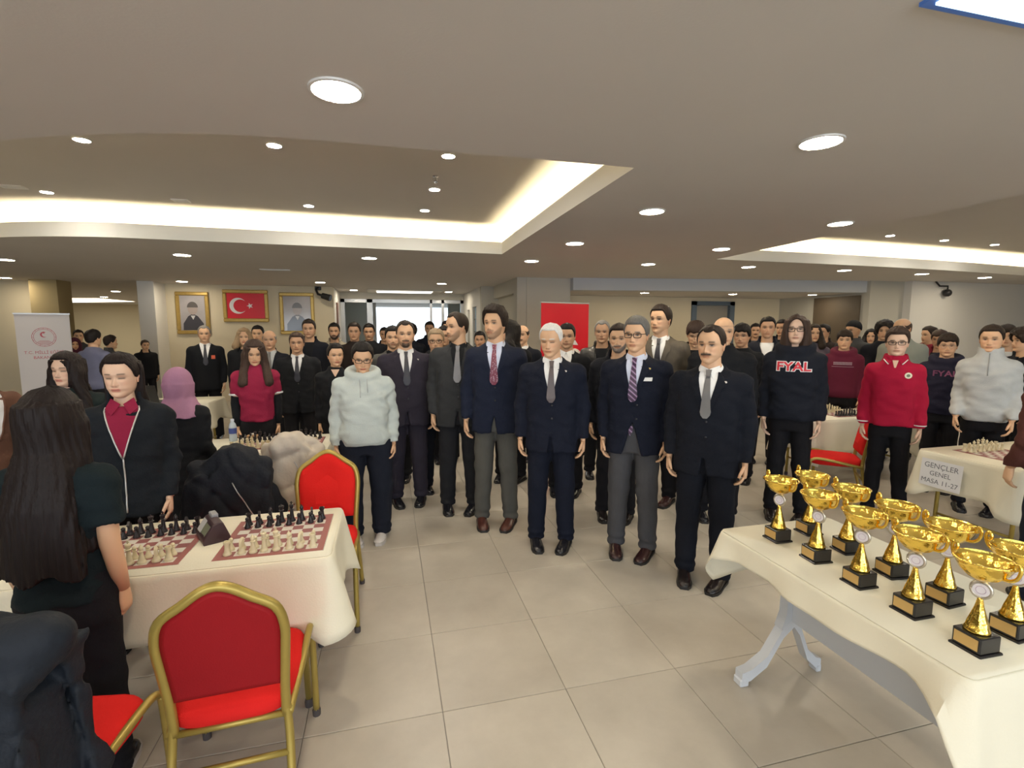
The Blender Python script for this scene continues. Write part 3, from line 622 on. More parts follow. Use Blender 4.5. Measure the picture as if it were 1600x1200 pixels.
# ------------------------------------------------------------------ chess
M_BW = mat('ivory_piece', (.70,.62,.42), .35); M_BB = mat('black_piece', (.018,.014,.018), .3)
M_SQD = mat('square_maroon', (.25,.085,.085), .6); M_SQL = mat('square_cream', (.62,.58,.52), .6); M_BRD = mat('mat_border', (.30,.10,.09), .6); M_MATB = mat('mat_back', (.05,.03,.03), .8)
def chess_mat(u, v, z, size, label, rot=0):
    t = thing('chess_mat', label, 'chess mat', (u, v, z), math.radians(rot), 'chess mats'); s = size/2; q = size*.86/8
    MB().box(-s, s, -s, s, 0, .0025, 0).build('backing', M_MATB, t)
    m = MB(); b = 4*q; L0 = s-.004
    for x0, x1, y0, y1 in ((-L0, L0, -L0, -b), (-L0, L0, b, L0), (-L0, -b, -b, b), (b, L0, -b, b)): m.box(x0, x1, y0, y1, .0025, .0031)
    m.build('border', M_BRD, t)
    m = MB()
    for i in range(8):
        for j in range(8):
            x = -4*q+i*q; y = -4*q+j*q; m.add([(x,y,.0032),(x+q,y,.0032),(x+q,y+q,.0032),(x,y+q,.0032)], [(0,1,2,3)], (i+j+1) % 2)
    m.build('squares', [M_SQL, M_SQD], t, fixn=False); return q
PIECE = {}
def piece_mesh(kind, m):
    key = (kind, m.name)
    if key in PIECE: return PIECE[key]
    base = [(.017,0),(.0178,.004),(.0165,.009),(.0135,.012),(.0125,.016)]
    mb = MB(); n = 14
    if kind == 'pawn': mb.lathe([(r*.86,z) for r,z in base]+[(.0075,.026),(.0062,.034),(.0098,.037),(.0098,.039),(.0055,.041)], n); mb.sphere((0,0,.0475), .0092, 12, 8)
    elif kind == 'rook': mb.lathe(base+[(.010,.028),(.0092,.046),(.0135,.052),(.0135,.062),(.010,.062),(.010,.057),(.004,.057)], n)
    elif kind == 'bishop': mb.lathe(base+[(.0085,.034),(.0070,.048),(.0115,.051),(.0115,.053),(.0062,.056),(.0098,.064),(.0088,.071),(.0035,.079)], n); mb.sphere((0,0,.081), .0033, 8, 6)
    elif kind == 'queen': mb.lathe(base+[(.0090,.036),(.0072,.056),(.0122,.060),(.0122,.062),(.0072,.065),(.0125,.081),(.0132,.084),(.009,.084),(.004,.088)], n); mb.sphere((0,0,.090), .0036, 8, 6)
    elif kind == 'king':
        mb.lathe(base+[(.0095,.038),(.0078,.060),(.0128,.064),(.0128,.066),(.0078,.069),(.0125,.086),(.0105,.089),(.003,.091)], n); mb.box(-.0022,.0022,-.0018,.0018,.089,.106); mb.box(-.006,.006,-.0018,.0018,.096,.1005)
    else:
        mb.lathe(base+[(.011,.022),(.0105,.026)], n)
        sil = [(-.0105,.024),(-.0085,.036),(-.009,.046),(-.0165,.047),(-.0180,.052),(-.009,.060),(-.004,.069),(-.0005,.064),(.006,.060),(.0105,.050),(.0115,.038),(.0105,.024)]
        sil = [(y, z) for y, z in sil]; vs = [(x, y, z) for x in (-.0055,.0055) for y, z in sil]; k = len(sil)
        mb.add(vs, [tuple(range(k)), tuple(range(2*k-1, k-1, -1))]+[(i, i+k, (i+1) % k+k, (i+1) % k) for i in range(k)])
    o = mb.build('chess_'+kind, m, None, True); PIECE[key] = o.data; bpy.data.objects.remove(o); return PIECE[key]
ORDER = ['rook','knight','bishop','queen','king','bishop','knight','rook']
def set_up(u, v, z, q, where, near='ivory', rot=0, moved={}):
    R = Matrix.Rotation(math.radians(rot), 3, 'Z')
    for side, col in ((-1, near), (1, 'black' if near == 'ivory' else 'ivory')):
        m = M_BW if col == 'ivory' else M_BB
        for i in range(8):
            for row, kind in ((3.5, ORDER[i]), (2.5, 'pawn')):
                p = Vector(((i-3.5)*q+random.uniform(-.004,.004), side*row*q+random.uniform(-.004,.004), 0)); p = R @ p
                o = link('chess_'+kind, piece_mesh(kind, m)); o.location = (u+p.x, v+p.y, z); o.rotation_euler = (0, 0, math.radians(rot)+(0 if side > 0 else PI)+random.uniform(-.25,.25))
                if kind == 'pawn': o.scale = (1, 1, 1)
                tag(o, '%s chess %s on %s' % (col, kind, where), 'chess piece', '%s %ss on %s' % (col, kind, where))
random.seed(4)
ZC = TZ+.0045
for u, v, z, where, lab, near in ((-1.115, 2.505, ZC, 'the mat nearer the standing girls', 'maroon chess mat between the girls and the dark clock', 'ivory'),
                           (-.535, 2.50, ZC, 'the mat at the open table end', 'maroon chess mat at the open table end', 'ivory'),
                           (-1.14, 4.58, ZC, 'the mat before the maroon polo girl', 'chess mat before the maroon polo girl', 'ivory'), (-.76, 4.60, ZC, 'the mat beyond the cream coat', 'chess mat beyond the cream coat', 'ivory'),
                           (4.72, 2.75, ZC, 'the mat behind the paper sign', 'chess mat on the table with the paper sign', 'black'), (5.12, 4.62, ZC, 'the mat before the maroon sweatshirt', 'chess mat before the maroon sweatshirt', 'black')):
    sz = .46 if v < 4 else .36
    if v > 4: sz = .36
    q = chess_mat(u, v, z, sz, lab); set_up(u, v, z+.003, q, where, near)
def chess_clock(u, v, z, rot, label, body, h=.085, sc=1.0):
    t = thing('chess_clock', label, 'chess clock', (u, v, z), math.radians(rot), 'chess clocks')
    prof = [(-.055,0),(.055,0),(.058,.02),(.030,h*.95),(.012,h),(-.012,h*.93),(-.056,.028)]      # y,z
    vs = [(x, y, zz) for x in (-.085,.085) for y, zz in prof]; k = len(prof); m = MB()
    m.add(vs, [tuple(range(k)), tuple(range(2*k-1, k-1, -1))]+[(i, i+k, (i+1) % k+k, (i+1) % k) for i in range(k)]); o = m.build('body', body, t, True)
    bv = o.modifiers.new('bevel', 'BEVEL'); bv.width = .006; bv.segments = 2
    # slanted face: from (-.056,.028) to (-.012,h*.93)
    a = Vector((0,-.056,.028)); b_ = Vector((0,-.012,h*.93)); nrm = Vector((0, -(b_.z-a.z), (b_.y-a.y))).normalized()
    def plate(nm, x0, x1, f0, f1, m_, off):
        p0 = a+(b_-a)*f0+nrm*off; p1 = a+(b_-a)*f1+nrm*off; d = nrm*-.004
        MB().add([(x0,p0.y,p0.z),(x1,p0.y,p0.z),(x1,p1.y,p1.z),(x0,p1.y,p1.z),(x0,p0.y+d.y,p0.z+d.z),(x1,p0.y+d.y,p0.z+d.z),(x1,p1.y+d.y,p1.z+d.z),(x0,p1.y+d.y,p1.z+d.z)], [(0,1,2,3),(0,4,5,1),(1,5,6,2),(2,6,7,3),(3,7,4,0)]).build(nm, m_, t)
    plate('screen', -.005, .068, .22, .82, mat('lcd_green', (.22,.24,.17), .2), .002); plate('label_panel', -.072, -.012, .15, .9, mat('label_silver', (.55,.56,.58), .4), .002)
    MB().box(-.075,-.01,.0,.03,h*.9,h+.012,0,.004).build('rocker', mat('rocker_grey', (.3,.3,.32), .5), t); return t
M_CLK = mat('clock_plum', (.045,.022,.028), .4)
chess_clock(-.835, 2.545, ZC, -62, 'dark plum digital chess clock between the two maroon mats', M_CLK, .10)
chess_clock(-.93, 4.59, ZC, -60, 'dark chess clock between the mats before the maroon polo girl', M_BLK, .07)
chess_clock(4.98, 2.52, ZC, 30, 'grey digital chess clock beside the white cup', mat('clock_grey', (.30,.33,.36), .4))
cp = thing('paper_cup', 'white paper cup on the table with the sign', 'cup', (4.86,2.47,ZC)); MB().lathe([(.026,0),(.036,.085),(.038,.088),(.034,.088),(.033,.08),(.024,.006)], 18, caps=False).build('cup_wall', mat('paper_white', (.8,.8,.78), .6), cp, True); MB().lathe([(.025,.002),(.012,.004)], 18).build('cup_floor', MATS['paper_white'], cp)
def bottle(u, v, z, label):
    t = thing('water_bottle', label, 'bottle', (u, v, z), 0, 'plastic water bottles')
    MB().lathe([(.028,0),(.032,.006),(.032,.05),(.030,.055),(.032,.06),(.032,.13),(.026,.155),(.013,.175),(.013,.182)], 16).build('bottle_body', mat('pet_plastic', (.50,.58,.66), .12), t, True)
    MB().lathe([(.0328,.07),(.0328,.12)], 16, caps=False).build('label_sleeve', mat('bottle_label_blue', (.05,.08,.30), .4), t, True); MB().lathe([(.015,.180),(.015,.198),(.012,.2)], 14).build('cap', mat('cap_white', (.7,.75,.85), .4), t, True)
bottle(-1.36, 4.80, ZC, 'plastic water bottle beside the mauve headscarf'); bottle(-1.64, 4.76, ZC, 'plastic water bottle at the end of the table behind the mauve headscarf')
nap = thing('folded_napkin', 'small folded tan napkin box on the table before the maroon polo girl', 'box', (-1.22, 4.86, ZC)); MB().box(-.045,.045,-.03,.03,0,.035,0,.004).build('box', mat('kraft', (.45,.28,.14), .7), nap)
MB().box(-.02,.02,-.012,.012,.035,.05,0,.003).build('tissue', mat('tissue', (.7,.66,.6), .8), nap)
lp = thing('laptop', 'open dark laptop on the cloth table below the framed portraits', 'laptop', (-3.05,7.42,.785), math.radians(170))
MB().box(-.18,.18,-.12,.12,0,.018,0,.004).build('keyboard_base', M_BLK, lp); lid = MB().box(-.18,.18,-.006,.006,0,.24,0,.004).build('screen_lid', M_BLK, lp); lid.location = (0,.12,.016); lid.rotation_euler = (math.radians(-18),0,0)
ppr = thing('paper_stack', 'small stack of white papers beside the laptop', 'papers', (-2.7,7.42,.785)); 
for k in range(3): o = MB().box(-.105,.105,-.15,.15,.004*k,.004*k+.0035).build('sheet', MATS['paper'], ppr); o.rotation_euler = (0,0,.08*k)

# crumpled bag under the trophy table corner
X, Y, Z = grid((-.2,-.2,-.02), (.2,.2,.3), .012); d = ell(X, Y, Z, (0,0,.10), (.13,.10,.12)); d = smin(d, ell(X, Y, Z, (.05,.02,.19), (.06,.05,.06)), .05)+.008*np.sin(30*X+20*Z)+.006*np.sin(45*Y-25*X); d = np.maximum(d, .0-Z)
V, Q = snet(d, (-.2,-.2,-.02), .012); o = quad_mesh('crumpled_bag', V, Q, mat('bag_dark', (.05,.035,.045), .6, 0, .2, 40, .2), None); o.location = (1.59,.84,0); tag(o, 'small crumpled dark bag on the floor under the cloth corner', 'bag')

# ------------------------------------------------------------------ trophy table
M_STEEL = mat('white_steel', (.62,.65,.70), .4)
tt = thing('steel_desk', 'white steel-legged desk under the trophies', 'table', (1.93,1.50,0))
MB().box(-.32,.32,-.54,.54,.705,.736,0,.006).build('tabletop', M_STEEL, tt)
for s in (-1, 1):
    y = s*.42
    m = MB(); m.loft([[(a, y+b_, z) for a, b_ in ((-hw,-.025),(hw,-.025),(hw,.025),(-hw,.025))] for hw, z in ((.05,.705),(.045,.5),(.05,.34),(.075,.27))]); col_ = m.build('leg', M_STEEL, tt, True)
    for q, kk in ((-1, 1.0), (1, .62)):
        MB().loft([[(q*x+0, y+b_*.9, z+c) for b_, c in ((-.028,-.028),(.028,-.028),(.028,.028),(-.028,.028))] for x, z in ((.0,.30),(.06*kk,.25),(.15*kk,.11),(.24*kk,.055),(.29*kk,.045))]).build('foot_arm', M_STEEL, col_, True)
        MB().box(min(q*.25*kk,q*.30*kk), max(q*.25*kk,q*.30*kk), y-.028, y+.028, 0, .04, 0, .006).build('foot_pad', M_STEEL, col_)
MB().box(-.018,.018,-.40,.40,.30,.52,0,.006).build('modesty_panel', M_STEEL, tt)
MB().box(-.03,.03,-.40,.40,.66,.705,0,.004).build('under_rail', mat('rail_dark', (.06,.06,.065), .5), tt)
tablecloth(1.60, 2.26, .95, 2.06, .74, (.40, .20, .24, .10), 'cream cloth spread under the gold trophies', 17, flare=.05)
M_TGOLD = mat('trophy_gold', (.95,.66,.13), .16, 1.0, .25, 55); M_TBASE = mat('trophy_base_black', (.014,.013,.014), .25); M_PLATE = mat('plate_brass', (.70,.48,.20), .38, .8, .1, 90); M_DISC = mat('disc_white', (.70,.66,.70), .4); M_WREATH = mat('wreath_silver', (.62,.58,.50), .28, .9)
def make_trophy():
    t = thing('trophy_cup', '', 'trophy', group='gold trophy cups on the steel desk')
    m = MB(); m.box(-.047,.047,-.047,.047,0,.010,0,.003); m.box(-.041,.041,-.041,.041,.010,.062,0,.003); base = m.build('plinth', M_TBASE, t)
    MB().box(-.0425,-.041,-.034,.034,.018,.054).build('name_plate', M_PLATE, base)
    n = 24; rings = []
    for r, z, fl_ in ((.034,.062,0),(.033,.070,0),(.0285,.078,.05),(.024,.095,.10),(.017,.118,.12),(.011,.142,.10),(.0075,.165,.05),(.0075,.172,0)):
        rings.append([(r*(1+fl_*math.cos(8*2*PI*i/n))*math.cos(2*PI*i/n), r*(1+fl_*math.cos(8*2*PI*i/n))*math.sin(2*PI*i/n), z) for i in range(n)])
    MB().loft(rings).build('stem', M_TGOLD, t, 'all')
    md = thing('x', None, None); bpy.data.objects.remove(md)
    w = MB(); k = 22
    w.tube([(0,.0235*math.cos(2*PI*i/k), .198+.026*math.sin(2*PI*i/k)) for i in range(k+1)], .0055, 8)
    for s in (-1, 1): w.tube([(0,s*.006,.172),(0,s*.012,.178),(0,s*.02,.186)], .004, 6); w.tube([(0,s*.006,.226),(0,s*.010,.220)], .004, 6)
    wr = w.build('medal_wreath', M_WREATH, t, 'all'); wr.rotation_euler = (0,0,math.radians(25))
    d = MB(); d.tube([(-.006,0,.198),(.006,0,.198)], .0205, 20); ds = d.build('medal_disc', M_DISC, wr, True)
    e = MB()
    for s in (-1,1): e.tube([(s*.0062,.012*math.cos(2*PI*i/16),.198+.012*math.sin(2*PI*i/16)) for i in range(17)], .0009, 5)
    e.build('disc_print', mat('disc_ink', (.5,.40,.50), .5), wr)
    prof = [(.006,.222),(.010,.226),(.018,.230),(.040,.243),(.058,.262),(.068,.282),(.072,.292),(.0775,.296),(.0775,.299),(.071,.300),(.066,.286),(.055,.266),(.036,.248),(.012,.238)]
    rings = [[(r*(1+(.012*math.cos(16*2*PI*i/48) if 3 <= j <= 6 else 0))*math.cos(2*PI*i/48), r*(1+(.012*math.cos(16*2*PI*i/48) if 3 <= j <= 6 else 0))*math.sin(2*PI*i/48), z) for i in range(48)] for j, (r, z) in enumerate(prof)]
    cup = MB().loft(rings).build('cup_bowl', M_TGOLD, t, 'all')
    for s in (-1, 1):
        MB().tube(crv([(0,s*.052,.258),(0,s*.071,.262),(0,s*.086,.276),(0,s*.0925,.300),(0,s*.088,.317),(0,s*.080,.316),(0,s*.077,.304),(0,s*.083,.297)], 5), .0052, 8).build('handle', M_TGOLD, cup, 'all')
    return t
tro = make_trophy()
POS = [('front', u, v) for u, v in ((1.79,1.89),(1.795,1.675),(1.785,1.462),(1.785,1.258),(1.775,1.055))]+[('back', u, v) for u, v in ((2.0,1.92),(2.0,1.71),(1.985,1.49),(1.975,1.286),(1.975,1.082))]
RN = ['first','second','third','fourth','fifth']
for i, (row, u, v) in enumerate(POS):
    o = tro if i == 0 else copy_tree(tro); o.location = (u, v, .744); o.rotation_euler = (0,0,math.radians(random.uniform(-6,6)))
    side = 'on the aisle side' if row == 'front' else 'on the wall side'
    o['label'] = 'gold trophy cup %s, %s from the free-hanging cloth end' % (side, RN[i % 5])

# ------------------------------------------------------------------ people
def cspl(xs, ys, t):
    xs = np.array(xs); ys = np.array(ys); m = np.gradient(ys, xs); i = np.clip(np.searchsorted(xs, t)-1, 0, len(xs)-2)
    h = xs[i+1]-xs[i]; s = np.clip((t-xs[i])/h, 0, 1)
    return ys[i]*(2*s**3-3*s**2+1)+h*m[i]*(s**3-2*s**2+s)+ys[i+1]*(-2*s**3+3*s**2)+h*m[i+1]*(s**3-s**2)
HL = .246; CH = 1.503          # head length, chin height at 1.75 m
def prof(t):
    t = np.asarray(t, float); tt = np.minimum(t, .62)
    f = cspl([0,.05,.12,.18,.24,.32,.42,.5,.56,.62], [.060,.083,.086,.084,.092,.088,.088,.086,.093,.094], tt)
    b = cspl([0,.08,.2,.35,.5,.62], [.005,.030,.066,.090,.100,.103], tt)
    w = cspl([0,.05,.12,.2,.3,.42,.52,.62], [.025,.038,.053,.063,.070,.075,.078,.0795], tt)
    k = np.where(t > .62, np.sqrt(np.maximum(0, 1-((t-.62)/.38)**2)), 1.0)
    return f*k**.92, b*k, w*k
def head_base(a, t):          # a=0 front, pi back; returns x,y,z
    f, b, w = prof(t); ca, sa = np.cos(a), np.sin(a); e = .88
    X = w*np.sign(sa)*np.abs(sa)**e; cy = np.sign(ca)*np.abs(ca)**e
    return X, np.where(ca > 0, -f*cy, -b*cy), CH+HL*np.asarray(t)+0*X
def face_pt(x, t):            # approximate front surface y at x
    f, b, w = prof(t); s = min(1, abs(x)/w)**(1/.88); return -f*max(0, 1-s*s)**.44
def g(x, s): return np.exp(-(x/s)**2)
BEARDS = {'stub': .45, 'goatee': .9, 'full': 1.0, 'fullgrey': .9, 'moust': 1.0}
def head_mesh(P, res):
    nA, nT = {0: (120, 96), 1: (84, 64), 2: (52, 40)}[res]
    uu = np.linspace(-1, 1, nA+1)[:-1]; a = PI*np.sign(uu)*np.abs(uu)**1.5
    s = np.linspace(0, 1, nT); t = .55*s+.45*(1-np.cos(PI*s))/2
    A, Tt = np.meshgrid(a, t); X, Y, Z = head_base(A, Tt); fr = np.clip(np.cos(A), 0, 1)
    front = Y < -.02; fem = P['female']
    d = np.zeros_like(X)
    ns = P.get('nose', 1.0)
    nb = np.interp(Tt, [.27,.315,.34,.40,.50,.55], [0,.017,.023,.017,.005,0])*ns
    wN = np.interp(Tt, [.3,.34,.4,.5], [.0135,.0125,.009,.007]); d += nb*g(X, wN)
    d += .006*(g(X-.0135, .006)+g(X+.0135, .006))*g(Tt-.325, .025)*ns
    for sx in (-1, 1):
        d -= .0085*g(X-sx*.031, .016)*g(Tt-.50, .055); d += .0045*g(X-sx*.031, .0125)*g(Tt-.495, .032)
        d += .004*g(X-sx*.030, .022)*g(Tt-.575, .03)*(0.5 if fem else 1.0); d += .004*g(X-sx*.042, .018)*g(Tt-.38, .07)
    d += .0055*g(X, .020)*g(Tt-.235, .018); d += .0060*g(X, .018)*g(Tt-.190, .018); d -= .004*g(X, .022)*g(Tt-.212, .008); d -= .004*g(X, .02)*g(Tt-.150, .022); d += .005*g(X, .016)*g(Tt-.075, .05)
    beard = P.get('beard'); bm = np.zeros_like(X)
    if beard:
        jaw = 1/(1+np.exp((Tt-np.interp(np.abs(X), [0,.03,.05,.07], [.165,.20,.28,.40]))/.012)); mou = np.clip(1.5*g(np.maximum(0, np.abs(X)-.025), .008)*g(Tt-.264, .026), 0, 1)
        if beard == 'moust': bm = mou
        elif beard == 'goatee': bm = np.maximum(mou, jaw*g(np.maximum(0, np.abs(X)-.022), .012))*1.0+.35*jaw*(np.abs(X) > .02)
        else: bm = np.maximum(jaw, mou)
        lip = g(X, .018)*g(Tt-.212, .022); bm = np.clip(bm, 0, 1)*(1-.9*np.clip(lip*1.3, 0, 1)); bm *= (Y < .015)
        d += bm*{'stub': .0005, 'goatee': .004, 'full': .010, 'fullgrey': .012, 'moust': .005}[beard]
    Y = Y-d*np.where(front, 1, .0)*np.clip(fr*1.5, 0, 1)
    # colours
    sk = np.array(SK[P['skin']]); C = np.ones(X.shape+(3,))*sk
    C *= (1+.05*np.sin(X*90+Z*70)[..., None]*np.array([.3,.5,.5]))
    red = (g(np.abs(X)-.042, .02)*g(Tt-.36, .08)+.6*g(X, .012)*g(Tt-.33, .03))*front
    C *= 1-red[..., None]*np.array([.0,.10,.10])
    def mixc(mask, col):
        nonlocal C
        mask = np.clip(mask*front, 0, 1)[..., None]; C = C*(1-mask)+np.array(col)*mask
    hc = np.array(HC.get(P['hc'], (.02,.015,.012))); bc = hc if P['hc'] in ('hwhite','hgrey','hgrey2','hfair','hblond') else np.array((.02,.014,.012))
    if P['hc'] in ('hwhite','hgrey','hgrey2'): bc = hc*.8
    lipc = sk*np.array([.80,.40,.42]) if fem else sk*np.array([.82,.60,.58])
    mixc(g(np.maximum(0, np.abs(X)-.016), .006)*(g(Tt-.232, .018)+g(Tt-.193, .018))*1.2, lipc); mixc(.8*g(np.maximum(0, np.abs(X)-.018), .006)*g(Tt-.212, .007), sk*.35)
    ey = P.get('eyes', 'open')
    for sx in (-1, 1):
        bx = np.abs(X-sx*.033); brow_t = .578+.010*np.cos(np.clip((X*sx-.033)/.02, -1.6, 1.6)); mixc(.92*g(np.maximum(0, bx-.013), .005)*g(Tt-brow_t, .021 if not fem else .015), bc)
        mixc(.55*g(np.maximum(0, bx-.012), .010)*g(Tt-.515, .045), sk*np.array([.55,.48,.45]))  # eye-socket shade painted into the skin colour
        if ey == 'open':
            mixc(g(np.maximum(0, np.abs(X-sx*.0315)-.008), .0045)*g(Tt-.497, .016), (.42,.37,.34)); mixc(g(X-sx*.0315, .0074)*g(Tt-.498, .024), (.012,.009,.008))
            mixc(.95*g(np.maximum(0, np.abs(X-sx*.0315)-.010), .005)*g(Tt-.522, .014), (.015,.010,.009))
        else: mixc(.95*g(np.maximum(0, np.abs(X-sx*.0315)-.011), .005)*g(Tt-.485, .016), (.022,.014,.012))
    mixc(.7*(g(X-.0085, .004)+g(X+.0085, .004))*g(Tt-.302, .010), sk*.3)
    if beard: mixc(np.clip(bm*BEARDS[beard]*1.05, 0, .96), (.30,.28,.26) if beard == 'fullgrey' and False else (bc if beard != 'fullgrey' else (.16,.14,.13)))
    V = np.stack([X, Y, Z], -1).reshape(-1, 3); C = C.reshape(-1, 3); Q = []
    k = np.arange(nA); kn = (k+1) % nA
    for r in range(nT-1): Q.append(np.stack([r*nA+k, r*nA+kn, (r+1)*nA+kn, (r+1)*nA+k], 1))
    return V, np.concatenate(Q), C
def rotm(yaw, pitch, roll=0): return np.array(Matrix.Rotation(math.radians(yaw), 3, 'Z') @ Matrix.Rotation(math.radians(pitch), 3, 'X') @ Matrix.Rotation(math.radians(roll), 3, 'Y'))
PIV = np.array([0, .02, 1.50])
def tube_arr(path, rad, n=8, flat=None):
    m = MB(); m.tube(path, rad, n); return m
def hand(mb, wr, s, fwd=0.0, curl=1.0):
    wr = Vector(wr); d = Vector((s*.03, -.10-fwd, -1)).normalized(); pn = Vector((-s, 0, 0)); f = d.cross(pn).normalized()
    if f.y > 0: f = -f
    pn = (pn-d*pn.dot(d)).normalized(); rings = []
    for q, hw, ht in ((-.02,.024,.020),(.0,.025,.019),(.02,.032,.018),(.05,.039,.017),(.08,.040,.015),(.10,.037,.011)):
        c = wr+d*q; rings.append([c+f*(hw*math.cos(2*PI*i/10))+pn*(ht*math.sin(2*PI*i/10)) for i in range(10)])
    mb.loft(rings)
    for o, L_, r in ((.029,.070,.0085),(.010,.078,.009),(-.010,.073,.0085),(-.028,.058,.0075)):
        p = wr+d*.088+f*o; path = [p]; ang = .15*curl
        for k, fr in enumerate((.42,.32,.26)):
            ang += .38*curl; p = p+(d*math.cos(ang)+pn*math.sin(ang))*(L_*fr+(.012 if k == 0 else 0)); path.append(p)
        mb.tube(path, [r*1.05, r, r*.92, r*.7], 7)
    p = wr+d*.022+f*.022; path = [p]
    for k, L_ in enumerate((.034,.03,.026)):
        p = p+(d*(.72+.1*k)+f*(.62-.22*k)+pn*.35).normalized()*L_; path.append(p)
    mb.tube(path, [.013,.0115,.010,.007], 7)
def loftd(X, Y, Z, zs, As, Bs, Cs, n=2.5):
    z1 = Z.ravel(); a = np.interp(z1, zs, As)[None, None, :]; b = np.interp(z1, zs, Bs)[None, None, :]; c = np.interp(z1, zs, Cs)[None, None, :]
    k = (np.abs(X/a)**n+np.abs((Y-c)/b)**n)**(1/n); return (k-1)*np.minimum(a, b)
def nz(X, Y, Z, ph, f): return np.sin(f*X+1.7*np.sin(f*.6*Z+ph[0])+ph[1])*np.cos(f*1.3*Z+1.1*np.sin(f*.8*Y+ph[2])+ph[3])
def arm_pts(P, s):
    w = P['w']; sh = .172*w*(.90 if P['female'] else 1); ao = P['armout']; af = P['armfwd']
    k = 1.0 if P['kind'] == 'suit' else .72
    return (s*sh, .012, 1.368), (s*(sh+.046*k+ao), .030, 1.105), (s*(sh+.040*k+ao*1.5), -.035-af, .875+af*.35)
def top_mesh(P, res, rs):
    h = {0: .0105, 1: .0135, 2: .022}[res]; w = P['w']; fem = P['female']; K = P['kind']; fit = {'suit': .012, 'hoodie': .022, 'sweat': .014, 'polo': .014, 'polotee': .008, 'tee': .012, 'jacket': .02, 'coat': .026, 'halfzip': .02}[K]
    hem = {'suit': .775, 'hoodie': .86, 'sweat': .86, 'polo': .88, 'polotee': .92, 'tee': .88, 'jacket': .80, 'coat': .50, 'halfzip': .86}[K]
    zs = [.45,.60,.76,.85,.95,1.08,1.20,1.32,1.40,1.44,1.47,1.50]
    if fem: As = [.20,.19,.182,.178,.166,.152,.158,.162,.142,.108,.076,.062]; Bs = [.14,.135,.130,.128,.115,.108,.122,.118,.100,.088,.074,.060]
    else: As = [.20,.195,.188,.184,.176,.170,.178,.186,.166,.128,.088,.066]; Bs = [.14,.135,.128,.125,.120,.118,.123,.122,.108,.094,.078,.064]
    Cs = [0,0,0,0,0,-.004,-.006,0,.010,.015,.016,.014]
    if K not in ('suit', 'coat'): As = [a*(.93 if z < 1.0 else (.97 if z < 1.15 else 1)) for a, z in zip(As, zs)]
    As = [x*w+fit for x in As]; Bs = [x*(.6+.4*w)+fit*.8 for x in Bs]; bel = P['belly']
    for i, z in enumerate(zs):
        e = bel*math.exp(-((z-1.05)/.17)**2); Bs[i] += e*.6; Cs[i] -= e*.6
    lo = (-.46, -.30, hem-.04); X, Y, Z = grid(lo, (.46, .26, 1.58), h); ph = rs.uniform(0, 6.28, 8)
    d = loftd(X, Y, Z, zs, As, Bs, Cs)
    d = np.maximum(d, Z-(1.465+.55*Y if K in ('suit', 'jacket') else 1.500+.12*Y)); d = np.maximum(d, hem-Z)
    amp = {'suit': .0036, 'hoodie': .006, 'sweat': .005, 'polo': .004, 'polotee': .004, 'tee': .005, 'jacket': .005, 'coat': .005, 'halfzip': .006}[K]
    if res < 2: d = d+amp*nz(X, Y, Z, ph, 26)+amp*.6*nz(Y, X, Z, ph[2:], 47)
    if K in ('hoodie', 'sweat', 'halfzip'):      # ribbed waist pulls in, blousing above
        d = d-.012*np.exp(-((Z-(hem+.10))/.05)**2)+.016*np.exp(-((Z-hem)/.035)**2)
    short = K in ('tee', 'polotee')
    for s in (-1, 1):
        S_, E_, W_ = arm_pts(P, s); r0, r1, r2 = (.064 if fem else .070)*(.5+.5*w)+fit*.45, ((.046 if fem else .052)+fit*.42)*(.4+.6*w), .036+fit*.28
        inn = (S_[0]*.62, S_[1], S_[2]+.012)
        a = seg(X, Y, Z, inn, S_, r0*.95, r0)
        if short:
            E2 = tuple(S_[i]+(E_[i]-S_[i])*.72 for i in range(3)); a = smin(a, np.maximum(seg(X, Y, Z, S_, E2, r0, r1+.016), E2[2]+.02-Z), .02)
        else:
            a = smin(a, seg(X, Y, Z, S_, E_, r0, r1), .02); b = seg(X, Y, Z, E_, W_, r1, r2); a = smin(a, np.maximum(b, W_[2]+.005-Z), .02)
            if K in ('hoodie', 'sweat', 'halfzip', 'polo'): a = a-.006*np.exp(-((Z-W_[2]-.06)/.03)**2)
        if res < 2: a = a+(amp+.001)*nz(Y, X, Z, ph[1:], 38)
        d = smin(d, a, .028)
    if K in ('hoodie',):
        r = np.sqrt((X/1.12)**2+((Y-.03)/1.05)**2); zc = 1.475+.25*(Y-.0); d = smin(d, np.sqrt((r-.104)**2+((Z-zc)/1.2)**2)-.034, .016); d = smin(d, ell(X, Y, Z, (0,.125,1.43), (.115,.05,.085)), .03)
        d = np.maximum(d, -seg(X, Y, Z, (0,-.005,1.40), (0,-.01,1.62), .062, .075))
    if K in ('halfzip', 'jacket', 'coat', 'polo', 'polotee'):
        rr = .074 if fem else .082; hi = {'halfzip': 1.555, 'jacket': 1.53, 'coat': 1.53, 'polo': 1.525, 'polotee': 1.52}[K]
        r = np.sqrt(X**2+((Y-.012)/1.02)**2); c = np.maximum(np.abs(r-(rr+.25*np.maximum(0, 1.5-Z)))-.010, np.maximum(Z-(hi+.12*Y), 1.40-Z))
        if K == 'jacket': c = np.maximum(c, -.015-Y)
        d = smin(d, c, .018)
    if P['open']:
        wdg = np.abs(X)-np.clip((1.02-Z)*.28, 0, .09); wdg = np.maximum(wdg, Y+.02); d = np.maximum(d, -wdg)
    elif K == 'suit' and res < 2:
        wdg = np.abs(X+.004)-np.clip((.93-Z)*.16, 0, .04); wdg = np.maximum(wdg, Y+.03); d = np.maximum(d, -wdg)
    return snet(d, lo, h)
